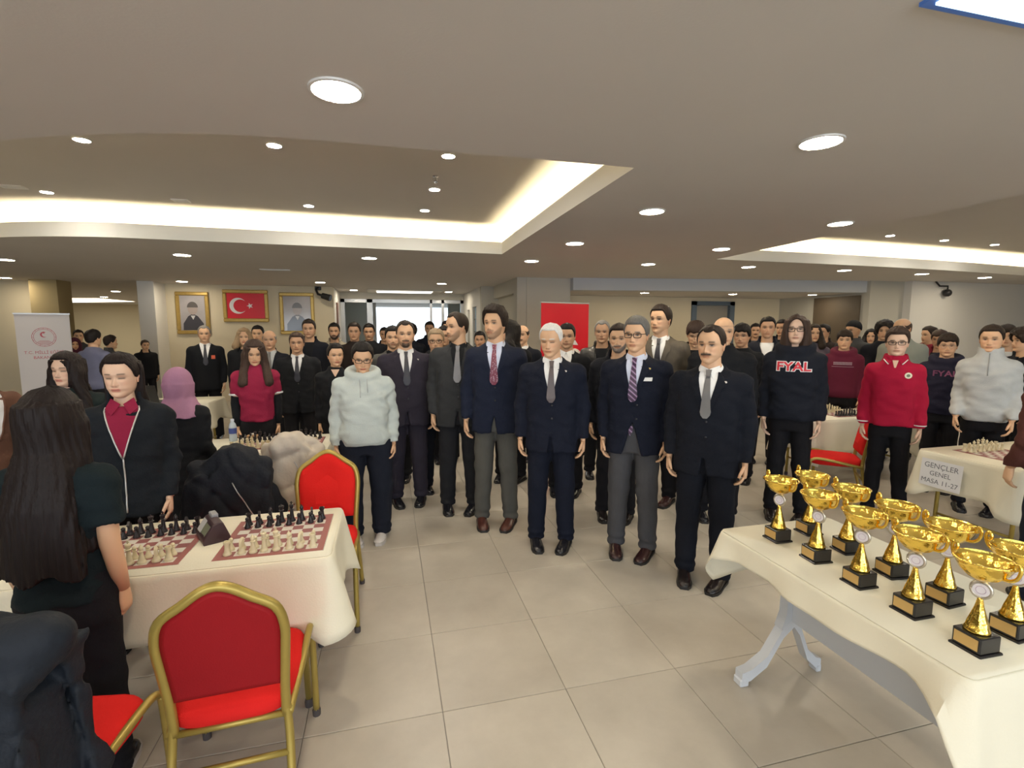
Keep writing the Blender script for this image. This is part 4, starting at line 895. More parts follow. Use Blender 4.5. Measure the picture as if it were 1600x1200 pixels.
def legs_mesh(P, res, rs):
    h = {0: .0115, 1: .014, 2: .022}[res]; w = P['w']; lo = (-.33, -.22, .02); X, Y, Z = grid(lo, (.33, .22, 1.03), h); ph = rs.uniform(0, 6.28, 8); ls = P['legsp']
    w = w*P.get('lw', 1.0); d = loftd(X, Y, Z, [.74,.82,.90,1.03], [.165*w,.168*w,.168*w,.155*w], [.105,.115,.118,.11], [.01,.01,.008,0]); d = np.maximum(np.maximum(d, .78-Z), Z-1.0)
    for s in (-1, 1):
        hp = (s*.085*w, .005, .88); kn = (s*(.086*w+ls*.5), -.005, .49); an = (s*(.088+ls), .012, .055)
        a = smin(seg(X, Y, Z, hp, kn, .096*w, .074*w), seg(X, Y, Z, kn, an, .074*w, .062*w), .02); a = np.maximum(a, .05-Z)
        if res < 2: a = a+.004*nz(X, Y, Z, ph, 24)+.006*np.exp(-((Z-.10)/.05)**2)*np.sin(95*Z+ph[0])
        d = smin(d, a, .022)
    return snet(d, lo, h)
def core_mesh(mb, P, res):
    w = P['w']; n = 20 if res < 2 else 8
    def ringz(z, a, b, c=0.0): return [(a*math.cos(2*PI*i/n), c+b*math.sin(2*PI*i/n), z) for i in range(n)]
    nk = .050 if P['female'] else .060
    mb.loft([ringz(z, a, b, c) for z, a, b, c in ((.84,.11,.08,0),(.95,.13,.09,0),(1.1,.125,.085,0),(1.3,.135,.085,0),(1.40,.12,.075,.01),(1.44,.085,.062,.014),(1.475,nk*1.12,nk*1.08,.014),(1.52,nk,nk,.010),(1.57,nk*.98,nk,.006),(1.61,nk*.9,nk*.9,.006))])
    for s in (-1, 1):
        S_, E_, W_ = arm_pts(P, s); W2 = tuple(W_); mb.tube([S_, tuple((S_[i]+E_[i])/2 for i in range(3)), E_, tuple((E_[i]+W_[i])/2 for i in range(3)), W2], [.046,.043,.037,.034,.025], n); hand(mb, W_, s, P['armfwd']*1.5)
        mb.tube([(s*.08,.0,.90),(s*.09,.0,.49),(s*(.088+P['legsp']),.012,.07)], [.07,.05,.036], n)
def shoe(P, s, white):
    c = s*(.088+P['legsp']); tw = math.radians(-s*12); m = MB(); rings = []; n = 12
    for y, hw, hh, ht in ((.085,.026,.0,.06),(.075,.034,0,.085),(.03,.037,0,.105),(-.01,.039,0,.092),(-.06,.044,0,.068),(-.11,.047,0,.054),(-.155,.042,0,.046),(-.185,.028,0,.036),(-.197,.012,0,.022)):
        r = []
        for i in range(n):
            a = 2*PI*i/n; x = hw*math.cos(a)*(1.0 if math.sin(a) < .3 else .92); z = ht*.5+ht*.5*math.sin(a); z = max(.004, z); r.append((x, y, z))
        rings.append(r)
    m.loft(rings); sole = MB(); out = [(.03,.09),(.04,.05),(.042,-.04),(.049,-.11),(.044,-.16),(.024,-.197),(-.024,-.197),(-.044,-.16),(-.049,-.11),(-.042,-.04),(-.04,.05),(-.03,.09)]
    sole.loft([[(x*1.04, y*1.02, z) for x, y in out] for z in (0,.018 if not white else .028)])
    def tf(mb):
        ct, st = math.cos(tw), math.sin(tw); mb.v = [(c+x*ct-y*st, x*st+y*ct, z) for x, y, z in mb.v]; return mb
    return tf(m), tf(sole)
def hair_shell(P, res, style, rs):
    nA, nT = {0: (72, 26), 1: (56, 20), 2: (36, 14)}[res]; a = np.linspace(-PI, PI, nA+1)[:-1]; aa = np.abs(a)
    tf, ts, tb, th, top = {'short': (.80,.46,.24,.007,.012), 'short_r': (.88,.50,.26,.006,.006), 'short_w': (.84,.46,.24,.005,.006), 'wavy': (.81,.40,.18,.014,.020), 'quiff': (.80,.46,.26,.009,.020), 'fringe': (.68,.44,.24,.009,.014), 'tied': (.82,.46,.24,.010,.010), 'bald': (.70,.46,.26,.005,.0)}[style]
    tl = np.interp(aa, [0,.35,.75,1.05,1.30,1.62,1.85,2.2,PI], [tf, tf, tf-(.0 if style != 'short_r' else -.03), tf-.13, ts+.04, ts, ts-.02, tb+.04, tb])
    if style == 'short_r': tl = np.interp(aa, [0,.25,.55,.95,1.25,1.6,1.85,2.2,PI], [.83,.84,.88,.78,.52,.48,.44,.30,.26])
    if style == 'fringe': tl = tl+.02*np.sin(a*9)
    tu = np.ones_like(tl)
    if style == 'bald': tu = np.interp(aa, [0,.9,1.25,1.7,2.3,PI], [.70,.70,.66,.72,.78,.80]); tl = np.interp(aa, [0,.9,1.25,1.6,1.85,2.2,PI], [.70,.70,.52,.46,.44,.30,.26])
    s = np.linspace(0, 1, nT)[:, None]; Tt = tu[None]*(1-s**.8)+tl[None]*s**.8; A = np.repeat(a[None], nT, 0)
    X, Y, Z = head_base(A, Tt); cen = np.array([0,.005,CH+HL*.62]); D = np.stack([X, Y, Z], -1)-cen; D /= np.linalg.norm(D, axis=-1, keepdims=True)+1e-9
    edge = np.clip((1-s)*5, 0, 1)*(np.clip(s*5, 0, 1) if style == 'bald' else 1); up = np.clip(D[..., 2], 0, 1)
    thk = (th+top*up**1.2)*edge**.6+.0012; frn = np.clip(-D[..., 1], 0, 1)
    if style in ('quiff', 'wavy'): thk += .012*up*frn*edge
    if style == 'fringe': thk += .008*frn*edge**.4
    n_ = np.sin(A*23+Tt*30+rs.uniform(0, 6))*np.sin(Tt*60+A*7+rs.uniform(0, 6)); thk = thk*(1+{'wavy': .28, 'quiff': .22, 'fringe': .18}.get(style, .10)*n_)
    if style == 'tied': thk = thk+.002*np.sin(A*30)
    V = (np.stack([X, Y, Z], -1)+D*thk[..., None]).reshape(-1, 3); k = np.arange(nA); kn = (k+1) % nA
    Q = np.concatenate([np.stack([r*nA+k, (r+1)*nA+k, (r+1)*nA+kn, r*nA+kn], 1) for r in range(nT-1)])
    return V, Q
def hair_field(P, res, style, rs):
    h = {0: .0072, 1: .010, 2: .015}[res]; ln = P['hairlen']; zlo = ln-.05 if style in ('long', 'longback', 'longfull') else 1.30
    if style in ('scarf',): zlo = 1.28
    if style == 'bob': zlo = 1.42
    if style in ('curly', 'beanie'): zlo = 1.48
    lo = (-.24,-.20,zlo); X, Y, Z = grid(lo, (.24,.24,1.84), h); ph = rs.uniform(0, 6.28, 6); ang = np.arctan2(X, Y-.0)
    sk = ell(X, Y, Z, (0,.004,1.640), (.089,.116,.121))
    if style == 'curly':
        d = ell(X, Y, Z, (0,.010,1.675), (.115,.135,.118)); d = d+.011*np.sin(75*X+ph[0])*np.sin(70*Y+ph[1])*np.sin(72*Z+ph[2]); face = ell(X, Y, Z, (0,-.10,1.60), (.068,.085,.100)); d = np.maximum(d, -face); return snet(np.maximum(d, 1.56-Z-.25*Y), lo, h)
    if style == 'beanie':
        d = ell(X, Y, Z, (0,.006,1.665), (.094,.118,.118)); d = np.maximum(d, 1.655-Z-.35*Y); return snet(d, lo, h)
    if style == 'scarf':
        d = ell(X, Y, Z, (0,.012,1.640), (.102,.128,.132)); nk = loftd(X, Y, Z, [1.28,1.36,1.42,1.47,1.52,1.60], [.23,.20,.165,.128,.105,.098], [.175,.160,.140,.118,.106,.115], [.01,.01,.01,.01,.005,.005], 2.2)
        nk = np.maximum(np.maximum(nk, Z-1.62), 1.36-.5*np.abs(X)*0-.12*(Y < 0)*0-Z); d = smin(d, nk, .04); d = d+.004*np.sin(9*ang+40*Z+ph[0])*np.clip((1.60-Z)/.12, 0, 1)
        face = ell(X, Y, Z, (0,-.115,1.607), (.060,.075,.088)); return snet(np.maximum(d, -face), lo, h)
    st = (.0018 if style == 'longfull' else .0026)*np.sin(26*ang+ph[0]+4*np.sin(9*Z+ph[1]))+.0018*np.sin(61*ang+ph[2])
    if style == 'bob':
        c = loftd(X, Y, Z, [1.44,1.52,1.62,1.70], [.112,.118,.104,.09], [.095,.105,.112,.11], [.025,.02,.01,.005]); d = smin(sk, np.maximum(np.maximum(c, Z-1.70), 1.475+.01*np.sin(20*X)-Z), .03)+st
        face = smin(ell(X, Y, Z, (0,-.11,1.60), (.061,.085,.118)), seg(X, Y, Z, (0,-.11,1.60), (0,-.11,1.40), .064, .075), .02); return snet(np.maximum(d, -face), lo, h)
    sk = np.maximum(ell(X, Y, Z, (0,.010,1.640), (.094,.116,.120)), (.024 if style == 'longback' else -.034)-Y-.25*(Z-1.62))
    # long hair falling behind or beside the neck
    zs = [ln-.05, ln+.04, 1.30, 1.44, 1.52, 1.62, 1.70]; zs = sorted(set(zs))
    A_ = [np.interp(z, [ln, 1.30, 1.44, 1.52, 1.62, 1.70], [.105 if style != 'longfull' else .15,.125,.110,.098,.096,.088]) for z in zs]; B_ = [np.interp(z, [ln, 1.30, 1.44, 1.52, 1.62, 1.70], [.040,.055,.062,.085,.108,.112]) for z in zs]; C_ = [np.interp(z, [ln, 1.30, 1.44, 1.52, 1.62, 1.70], [.13,.115,.075,.03,.01,.005]) for z in zs]
    if style == 'longfull': B_ = [b+.012 for b in B_]
    c = loftd(X, Y, Z, zs, A_, B_, C_, 2.2); c = np.maximum(np.maximum(c, Z-1.70), ln+.02*np.sin(40*X+ph[3])-.25*(.0)*X-Z); d = smin(sk, c, .03)
    if style in ('long', 'longfull'):
        for s in (-1, 1): d = smin(d, np.maximum(seg(X, Y, Z, (s*.078,-.015,1.60), (s*.112,-.085 if style == 'long' else .03, ln+.10), .036, .050), ln+.05+.02*np.sin(50*X)-Z), .05)
    d = d+st
    face = smin(ell(X, Y, Z, (0,-.105,1.598), (.060,.085,.112)), seg(X, Y, Z, (0,-.125,1.58), (0,-.16,1.30), .060, .075), .02)
    if style == 'longback': d = np.maximum(d, .012-Y-.5*np.maximum(0, Z-1.66))
    return snet(np.maximum(d, -face), lo, h)
class Drape:
    def __init__(s, V, Q): s.b = BVHTree.FromPolygons([tuple(q) for q in V], [tuple(map(int, q)) for q in Q]); s.last = -.12
    cap = 9.0
    def y(s, x, z, dx=0.0):
        if z > s.cap: return s.y(x, s.cap)+(z-s.cap)*.72
        h_ = s.b.ray_cast(Vector((x, -1, z)), Vector((0, 1, 0)))
        if h_[0] is not None and h_[0].y < .12: s.last = h_[0].y
        return s.last
    def strip(s, rows, nx, off, smooth_y=True):    # rows: (z, xl, xr)
        m = MB(); G = []
        for z, xl, xr in rows: G.append([(xl+(xr-xl)*i/nx, z, s.y(xl+(xr-xl)*i/nx, z)) for i in range(nx+1)])
        n = nx+1; vs = [(x, y-off, z) for r in G for x, z, y in r]; m.add(vs, [(r*n+i, r*n+i+1, (r+1)*n+i+1, (r+1)*n+i) for r in range(len(rows)-1) for i in range(nx)])
        per = [(0, i) for i in range(n)]+[(r, nx) for r in range(1, len(rows))]+[(len(rows)-1, i) for i in range(nx-1, -1, -1)]+[(r, 0) for r in range(len(rows)-2, 0, -1)]
        k = len(per); a = [G[r][i] for r, i in per]; m.add([(x, y-off, z) for x, z, y in a]+[(x, y+.006, z) for x, z, y in a], [(i, (i+1) % k, k+(i+1) % k, k+i) for i in range(k)]); return m
def lerp_rows(pts, n):
    out = []
    zs = [p[0] for p in pts]
    for k in range(n+1):
        z = zs[0]+(zs[-1]-zs[0])*k/n; o = np.argsort(zs); out.append((z, float(np.interp(z, np.array(zs)[o], np.array([p[1] for p in pts])[o])), float(np.interp(z, np.array(zs)[o], np.array([p[2] for p in pts])[o]))))
    return out
SHOES = dict(blackshoe=(.012,.012,.016), blackshoe2=(.016,.012,.012), blackshoe3=(.012,.013,.022), brownshoe=(.075,.026,.020), burgundyshoe=(.040,.016,.016), whiteshoe=(.72,.68,.66))
PCOUNT = [0]
def P(u, v, H, label, **kw):
    D = dict(yaw=0, kind='sweat', top='blackcloth', legs='blacktr', shirt='white', tie=None, hair='short', hc='hdark', skin='med', female=0, hy=0, hp=0, w=1.0, belly=0.0, armout=0.0, armfwd=0.0, open=0, legsp=.03, hairlen=1.2, shoe='blackshoe', glasses=0, pin=0, inner='white', under=None)
    D.update(kw); p = D; PCOUNT[0] += 1; rs = np.random.RandomState(PCOUNT[0]*7+1)
    dist = u*math.sin(TH)+v*math.cos(TH); res = 0 if dist < 4.0 else (1 if dist < 6.0 else 2); s = H/1.75
    if not kw.get('armout') and p['female'] == 0: p['armout'] = rs.uniform(0, .02)
    t = thing('person', label, 'person', (u, v, 0), math.radians(p['yaw']), 'people standing in the hall')
    K = p['kind']; fem = p['female']
    # body: head, neck, trunk, arms, hands, legs in one mesh with painted face colours
    mb = MB(); core_mesh(mb, p, res); Vc = np.array(mb.v); sk = np.array(SK[p['skin']])
    HV, HQ, HCc = head_mesh(p, res); R = rotm(p['hy'], p['hp']); turn = lambda V: (np.asarray(V)-PIV) @ R.T+PIV
    HV = turn(HV); em = MB()
    for sx in (-1, 1):
        for c, r, sz in (((sx*.0775,.008,CH+HL*.45), .021, (.30,.62,1.35)), ((sx*.080,.012,CH+HL*.50), .016, (.45,.72,1.1))): em.sphere(c, r, 10, 8, 0, *sz)
    EV = turn(em.v)
    me = bpy.data.meshes.new('body'); allv = np.concatenate([Vc, HV, EV])*s; o1 = len(Vc); o2 = o1+len(HV)
    me.from_pydata([tuple(q) for q in allv], [], list(mb.f)+[tuple(q+o1) for q in HQ.tolist()] if False else list(mb.f)+[tuple(int(i)+o1 for i in q) for q in HQ]+[tuple(i+o2 for i in f) for f in em.f])
    cc = np.ones((len(allv), 4), np.float32); cc[:o1, :3] = sk; cc[o1:o2, :3] = HCc; cc[o2:, :3] = sk*np.array([1,.9,.88])
    hz = Vc[:, 2] < .80; ca = me.color_attributes.new('Col', 'FLOAT_COLOR', 'POINT'); ca.data.foreach_set('color', cc.ravel())
    me.materials.append(skinmat()); me.shade_smooth(); link('body', me, t)
    # clothes
    TV, TQ = top_mesh(p, res, rs); tn = {'suit': 'suit_jacket', 'hoodie': 'hoodie', 'sweat': 'sweater', 'polo': 'polo_sweater', 'polotee': 'polo_shirt', 'tee': 'tee_shirt', 'jacket': 'jacket', 'coat': 'coat', 'halfzip': 'half_zip_sweater'}[K]
    topo = quad_mesh(tn, TV*s, TQ, cm(p['top']), t)
    LV, LQ = legs_mesh(p, res, rs); quad_mesh('trousers', LV*s, LQ, cm(p['legs']), t)
    def put(m, name, material, parent=t, smooth=True, fix=True):
        m.v = [(x*s, y*s, z*s) for x, y, z in m.v]; return m.build(name, material, parent, smooth, fix)
    for sd in (-1, 1):
        m_, so = shoe(p, sd, p['shoe'] == 'whiteshoe'); so_ = put(m_, 'shoe', mat('shoe_'+p['shoe'], SHOES[p['shoe']], .22 if p['shoe'] != 'whiteshoe' else .6), t, 'all')
        if res < 2: put(so, 'sole', mat('sole_white', (.55,.52,.5), .7) if p['shoe'] in ('whiteshoe', 'blackshoe3') else mat('sole_dark', (.012,.011,.011), .6), so_)
    need = K in ('suit', 'jacket', 'polo', 'polotee', 'halfzip') or p.get('text') or p.get('draw') or p.get('vneck')
    dr = Drape(TV, TQ) if need else None
    if dr and K in ('suit', 'jacket'): dr.cap = 1.392
    nr = 14 if res < 2 else 8
    if K in ('suit',) or (K == 'jacket'):
        inner = p['shirt'] if K == 'suit' else p['inner']; zb = 1.17 if K == 'suit' else (1.20 if p.get('zip') else 1.12)
        if K == 'jacket' and inner == 'maroonp': zb = 1.16
        hw = .062 if not fem else .070
        if K == 'jacket': hw = .072 if inner != 'maroonp' else .082
        sh = put(dr.strip(lerp_rows([(1.452, -hw*.95, hw*.95), (1.43, -hw, hw), (zb, -.004, .004)], nr), 8, .004), 'shirt' if K == 'suit' else 'inner_top', cm(inner), t, 'all')
        if K == 'suit':       # collar band and points
            cb = MB(); n = 22; nk = .064 if fem else .071; rings = [[(r_*math.sin(2*PI*i/n), .012-r_*math.cos(2*PI*i/n)*1.0, z_-.022+.042*(1-math.cos(2*PI*i/n))/2) for i in range(n)] for r_, z_ in ((nk+.010,1.435),(nk+.004,1.482),(nk-.002,1.494),(nk-.012,1.480))]
            cb.loft(rings, 0, False); put(cb, 'collar_band', cm(inner), sh, 'all')
            for sx in (-1, 1):
                cp_ = MB(); a0 = [(sx*.004,-.072,1.474),(sx*.060,-.034,1.496),(sx*.066,-.066,1.438),(sx*.034,-.106,1.398)]; cp_.add(a0+[(x, y+.008, z-.002) for x, y, z in a0], [(0,1,2,3),(4,7,6,5),(0,4,5,1),(1,5,6,2),(2,6,7,3),(3,7,4,0)]); put(cp_, 'collar_point', cm(inner), sh)
            if p['tie']:
                tm = tie_mat(p['tie']); te = .93 if p['open'] else zb+.0
                ti = put(dr.strip(lerp_rows([(1.440, -.012, .012), (1.415, -.015, .015), (zb+.02, -.034, .034), (zb-.008, -.012, .012)], nr), 4, .011), 'tie', tm, t, 'all'); kn_ = MB(); kn_.loft([[(x*k, -.083-dy, z) for x, z, dy in ((-.018,1.470,0),(.018,1.470,0))] + [(x*k, -.070+.0, z) for x, z in ((.018,1.470),(-.018,1.470))] for k in (1,)] + [[(-.012,-.108,1.428),(.012,-.108,1.428),(.012,-.085,1.428),(-.012,-.085,1.428)]]); put(kn_, 'tie_knot', tm, ti)
                if p['open']: put(MB().add([(-.030,-.125,.985),(.004,-.128,.985),(.008,-.128,.955),(-.012,-.128,.915),(-.034,-.126,.955)], [(0,1,2,3,4)]), 'tie_tip', tm, ti, False)
            if res < 2:
                for sx in (-1, 1):
                    rows = [(1.455, hw*.90, hw*1.05), (1.42, hw*.93, hw+.030), (1.375, hw*.79, hw+.052), (1.36, hw*.75, hw+.028), (zb-.005, -.002, .012)]
                    rows = [(z, sx*a_, sx*b_) if sx > 0 else (z, -b_, -a_) for z, a_, b_ in rows]; put(dr.strip(lerp_rows(rows, nr), 4, .0095), 'lapel', cm(p['top']), topo, 'all')
                for zz in (zb-.03, zb-.13): put(MB().sphere((.008 if not p['open'] else .03, dr.y(.01, zz)-.003, zz), .008, 10, 6, 0, 1, .4, 1), 'button', mat('button_dark', (.02,.02,.025), .3), topo, 'all')
            if p.get('pocket'): put(dr.strip([(1.335,.068,.128),(1.325,.068,.128),(1.310,.068,.126)], 4, .006), 'pocket_square', cm('white'), topo)
            if p['pin']: put(MB().sphere((.105, dr.y(.105,1.395)-.006, 1.395), .0085, 8, 6, 0, 1.2, .4, .9), 'lapel_pin', mat('pin_pale', (.75,.68,.62), .3) if p['pin'] == 1 else mat('pin_gold', (.7,.5,.15), .3, .8), topo)
            if p.get('idcard'): put(dr.strip([(1.31,.075,.125),(1.28,.075,.125),(1.255,.075,.125)], 2, .008), 'badge', mat('badge_red', (.65,.12,.06), .5), topo)
        else:
            if p.get('zip') or res < 2:
                zm = mat('zip_metal', (.55,.55,.54), .35, .5) if p.get('zip') else cm(p['top'])
                for sx in (-1, 1):
                    rows = lerp_rows([(1.45, sx*hw*.95, sx*hw*.95), (1.43, sx*hw, sx*hw), (zb, sx*.003, sx*.003)], nr); put(MB().tube([(x, dr.y(x, z)-.006, z) for z, x, _ in rows], .0045 if p.get('zip') else .006, 6), 'zip_tape', zm, topo, 'all')
                if p.get('zip'): put(MB().tube([(0, dr.y(0, z)-.004, z) for z in np.linspace(zb, .84, 14)], .0045, 6), 'zip', zm, topo, 'all')
            if inner == 'maroonp':
                for sx in (-1, 1):
                    a0 = [(sx*.006,-.074,1.466),(sx*.054,-.050,1.500),(sx*.078,-.082,1.444),(sx*.042,-.116,1.410)]; cp_ = MB(); cp_.add(a0+[(x, y+.008, z-.002) for x, y, z in a0], [(0,1,2,3),(4,7,6,5),(0,4,5,1),(1,5,6,2),(2,6,7,3),(3,7,4,0)]); put(cp_, 'polo_collar', cm(inner), t)
            if p.get('logo'): put(dr.strip([(1.365,.085,.125),(1.352,.08,.13)], 3, .006), 'chest_logo', cm('white'), topo)
            if p.get('stripe'): put(MB().tube([(.09,-.06,1.475),(.16,-.03,1.46),(.22,-.03,1.40),(.245,-.03,1.30)], .012, 6), 'shoulder_stripe', cm('white'), topo, 'all')
    if K in ('polo', 'polotee'):
        if K == 'polo':
            for sx in (-1, 1):
                a0 = [(sx*.010,-.072,1.488),(sx*.062,-.040,1.528),(sx*.088,-.060,1.480),(sx*.050,-.105,1.440)]; cp_ = MB(); cp_.add(a0+[(x, y+.010, z-.002) for x, y, z in a0], [(0,1,2,3),(4,7,6,5),(0,4,5,1),(1,5,6,2),(2,6,7,3),(3,7,4,0)]); co = put(cp_, 'collar', cm(p['top']), topo)
                put(MB().tube([(sx*.086,-.064,1.482),(sx*.066,-.090,1.458),(sx*.050,-.108,1.441)], .0042, 6), 'collar_piping', cm('white'), co, 'all')
            put(dr.strip(lerp_rows([(1.475,-.022,.022),(1.41,-.006,.006)], 5), 3, .004), 'placket_opening', mat('skin_plain', SK[p['skin']], .5), topo)
        for sx in (-1, 1):
            S_, E_, W_ = arm_pts(p, sx)
            if K == 'polo': put(MB().lathe([(.047,.022),(.049,.024),(.049,.030),(.047,.032)], 14, W_, 0, False), 'cuff_piping', cm('white'), topo, 'all')
            else:
                E2 = [S_[i]+(E_[i]-S_[i])*.72 for i in range(3)]; put(MB().lathe([(.068,.012),(.070,.016),(.070,.026),(.068,.03)], 14, E2, 0, False), 'sleeve_trim', cm('white'), topo, 'all')
                if p['under']: put(MB().tube([tuple(E2), E_, tuple((E_[i]+W_[i])/2 for i in range(3)), W_], [.052,.050,.044,.036], 12), 'under_sleeve', cm(p['under']), t, 'all')
    if K == 'halfzip': put(MB().tube([(0, dr.y(0, z)-.003, z) for z in np.linspace(1.50, 1.30, 9)], .004, 6), 'zip', mat('zip_grey', (.25,.26,.27), .4), topo, 'all')
    if p.get('draw'):
        for sx in (-1, 1): put(MB().tube([(sx*.030, dr.y(sx*.03, z)-.005, z) for z in np.linspace(1.44, 1.29 if sx < 0 else 1.33, 8)], .0035, 6), 'drawstring', cm('palegrey'), topo, 'all')
        put(dr.strip(lerp_rows([(1.06,-.10,.10),(.90,-.15,.15)], 5), 6, .004), 'front_pocket', cm(p['top']), topo, 'all')
    if p.get('vneck'): put(dr.strip(lerp_rows([(1.475,-.045,.045),(1.40,-.004,.004)], 5), 3, .003), 'neck_opening', mat('skin_plain', SK[p['skin']], .5), topo)
    if p.get('badge'): put(dr.strip([(1.345+.026*math.cos(a), .098-.026*math.sin(a)-.0005, .098+.026*math.sin(a)+.0005) for a in np.linspace(0, PI, 9)], 4, .005), 'school_badge', mat('badge_cream', (.72,.70,.55), .5), topo); put(dr.strip([(1.345+.013*math.cos(a), .098-.013*math.sin(a)-.0005, .098+.013*math.sin(a)+.0005) for a in np.linspace(0, PI, 7)], 3, .007), 'badge_motif', mat('badge_green', (.14,.18,.12), .5), topo)
    if p.get('text'):
        sz = p.get('tsize', .10); vs, fs = text_mesh(p['text'], sz, .004 if sz > .05 else .001)
        def txt(off, bold, material, nm):
            v2, f2 = text_mesh(p['text'], sz, bold); m = MB(); m.add([(x*1.12, dr.y(x*1.12, 1.325+y)-off, 1.325+y) for x, y, z in v2], f2); put(m, nm, material, topo, False, False)
        if p['text'] == 'FYAL' and not p.get('tcol'): txt(.006, .0085, cm('white'), 'lettering_outline'); txt(.0085, .0025, mat('print_red', (.62,.03,.05), .6), 'lettering')
        else:
            if sz > .05: txt(.006, .002, cm(p.get('tcol', 'white')), 'lettering')
            else:
                for zz, k0, k1 in ((1.345, -6, 6), (1.325, -6, 6)):
                    for k in range(k0, k1): put(dr.strip([(zz, k*.017, k*.017+.013), (zz-.014, k*.017, k*.017+.013)], 1, .005), 'print_block', cm(p.get('tcol', 'white')), topo, False)
                put(dr.strip([(1.288,-.12,.12),(1.284,-.12,.12)], 8, .005), 'print_line', cm(p.get('tcol', 'white')), topo)
    # hair, scarf, hat
    st = p['hair']
    if st in ('long', 'longback', 'longfull', 'bob', 'curly', 'scarf', 'beanie'):
        V, Q = hair_field(p, res, st, rs)
        if st in ('long', 'longback', 'longfull', 'scarf'):
            k = np.clip((V[:, 2]-1.40)/.15, 0, 1)[:, None]; V = V*(1-k)+turn(V)*k
        else: V = turn(V)
        if st == 'scarf': quad_mesh('headscarf', V*s, Q, cloth('scarf_'+p['hc'], CL[p['hc']], .8, .1, .2, 60), t)
        elif st == 'beanie': quad_mesh('beanie', V*s, Q, cm('blackcloth'), t)
        else:
            hr = quad_mesh('hair', V*s, Q, hairmat(p['hc']), t)
            if st in ('long', 'longback', 'longfull'): V2, Q2 = hair_shell(p, res, 'tied', rs); quad_mesh('scalp_hair', turn(V2)*s, Q2, hairmat(p['hc']), hr)
    else:
        V, Q = hair_shell(p, res, st, rs); hr = quad_mesh('hair', turn(V)*s, Q, hairmat(p['hc']), t)
        if st == 'tied':
            m = MB(); m.sphere((0,.125,1.66), .045, 12, 8, 0, 1, .8, 1); m.tube([(0,.125,1.66),(0,.15,1.58),(0,.14,1.45)], [.035,.032,.015], 10); m.v = [tuple(q) for q in turn(m.v)]; put(m, 'ponytail', hairmat(p['hc']), hr, 'all')
    if p['glasses']:
        m = MB(); tE = .495; z0 = CH+HL*tE
        for sx in (-1, 1):
            cx = sx*.0335; yf = face_pt(.033, tE)-.012; hwid, hh = (.026,.017) if p['glasses'] == 1 else (.024,.022)
            loop = []
            for i in range(17):
                a = 2*PI*i/16; e_ = .55 if p['glasses'] == 1 else 1.0; c_, s_ = math.cos(a), math.sin(a); loop.append((cx+hwid*abs(c_)**e_*(1 if c_ > 0 else -1), yf+abs(cx+hwid*c_)*.12, z0+hh*abs(s_)**e_*(1 if s_ > 0 else -1)))
            m.tube(loop, .0026 if p['glasses'] == 1 else .0017, 6); m.tube([(sx*.060, yf+.008, z0+.008), (sx*.078, -.03, z0+.010), (sx*.0815, .01, z0+.008)], .0022, 6)
        m.tube([(-.009, face_pt(0, tE)-.016, z0+.004), (.009, face_pt(0, tE)-.016, z0+.004)], .0024, 6); m.v = [tuple(q) for q in turn(m.v)]
        put(m, 'glasses', mat('spectacle_black', (.012,.012,.013), .25) if p['glasses'] == 1 else mat('spectacle_metal', (.35,.33,.30), .3, .8), t, 'all')
    if p.get('watch'):
        S_, E_, W_ = arm_pts(p, -1); W_ = arm_pts(p, 1)[2]; put(MB().lathe([(.031,.012),(.033,.014),(.033,.026),(.031,.028)], 14, W_, 0, False), 'wristband', M_BLK, t, 'all')
    if p.get('mask'): pass
    return t
P(0.17,4.96,1.826,'bearded man in a dark plum-grey suit, white shirt and dark tie',yaw=0,kind='suit',top='plum',legs='plum',tie='tiedark',shirt='white',hair='short_r',hc='hdark',beard='goatee',belly=.03,pin=1,hy=0,shoe='blackshoe',w=1.06)
P(0.50,5.29,1.745,'fair-haired man in glasses with a dark red tie and dark suit',yaw=-8,kind='suit',top='navyblk',legs='navyblk',tie='tiered',shirt='white',hair='short',hc='hfair',glasses=1,shoe='blackshoe')
P(0.65,4.64,1.900,'man in a charcoal suit over a black shirt, head turned in profile',yaw=-14,kind='suit',top='charcoal',legs='charcoal2',tie='tiegrey',shirt='blackcloth',hair='short_r',hc='hdark',beard='stub',hy=-48,pin=1,shoe='blackshoe',w=1.05,belly=.02)
P(0.91,4.20,1.927,'tall man in a navy blazer, patterned red tie and brown shoes',yaw=-18,kind='suit',top='navy',legs='greygreen',tie='tiepat',shirt='paleblue',hair='wavy',hc='hdark',beard='stub',hy=-22,hp=-4,shoe='brownshoe',w=.98)
P(1.25,3.67,1.794,'white-haired man in a dark navy suit with a grey-brown tie',yaw=-22,kind='suit',top='navydk',legs='navydk',tie='tiebrown',shirt='white',hair='short_w',hc='hwhite',hy=-14,hp=8,pin=1,shoe='blackshoe',w=1.04,skin='med',eyes='closed')
P(1.82,3.38,1.834,'man in black-framed glasses, purple striped tie and white pocket square',yaw=-36,kind='suit',top='navydk',legs='greymid',tie='tiestripe',shirt='paleblue',hair='short',hc='hgrey',glasses=1,hy=-10,pocket=1,pin=2,open=1,shoe='burgundyshoe',w=1.03)
P(2.09,2.86,1.769,'moustached man in a dark suit with a plain grey tie',yaw=-44,kind='suit',top='navyblk',legs='navyblk',tie='tiegrey2',shirt='white',hair='short_r',hc='hdark',beard='moust',hy=-12,pin=1,shoe='blackshoe2',w=1.06,belly=.02)
P(0.06,5.76,1.775,'young man in a grey-green blazer behind the bearded man',yaw=0,kind='suit',top='greygreen',legs='blacktr',shirt='blackcloth',hair='short',hc='hblack',beard='stub')
P(1.72,6.27,1.798,'balding moustached man in a dark suit before the pillar',yaw=-30,kind='suit',top='navyblk',legs='blacktr',shirt='white',hair='bald',hc='hdark',beard='moust',hy=-5)
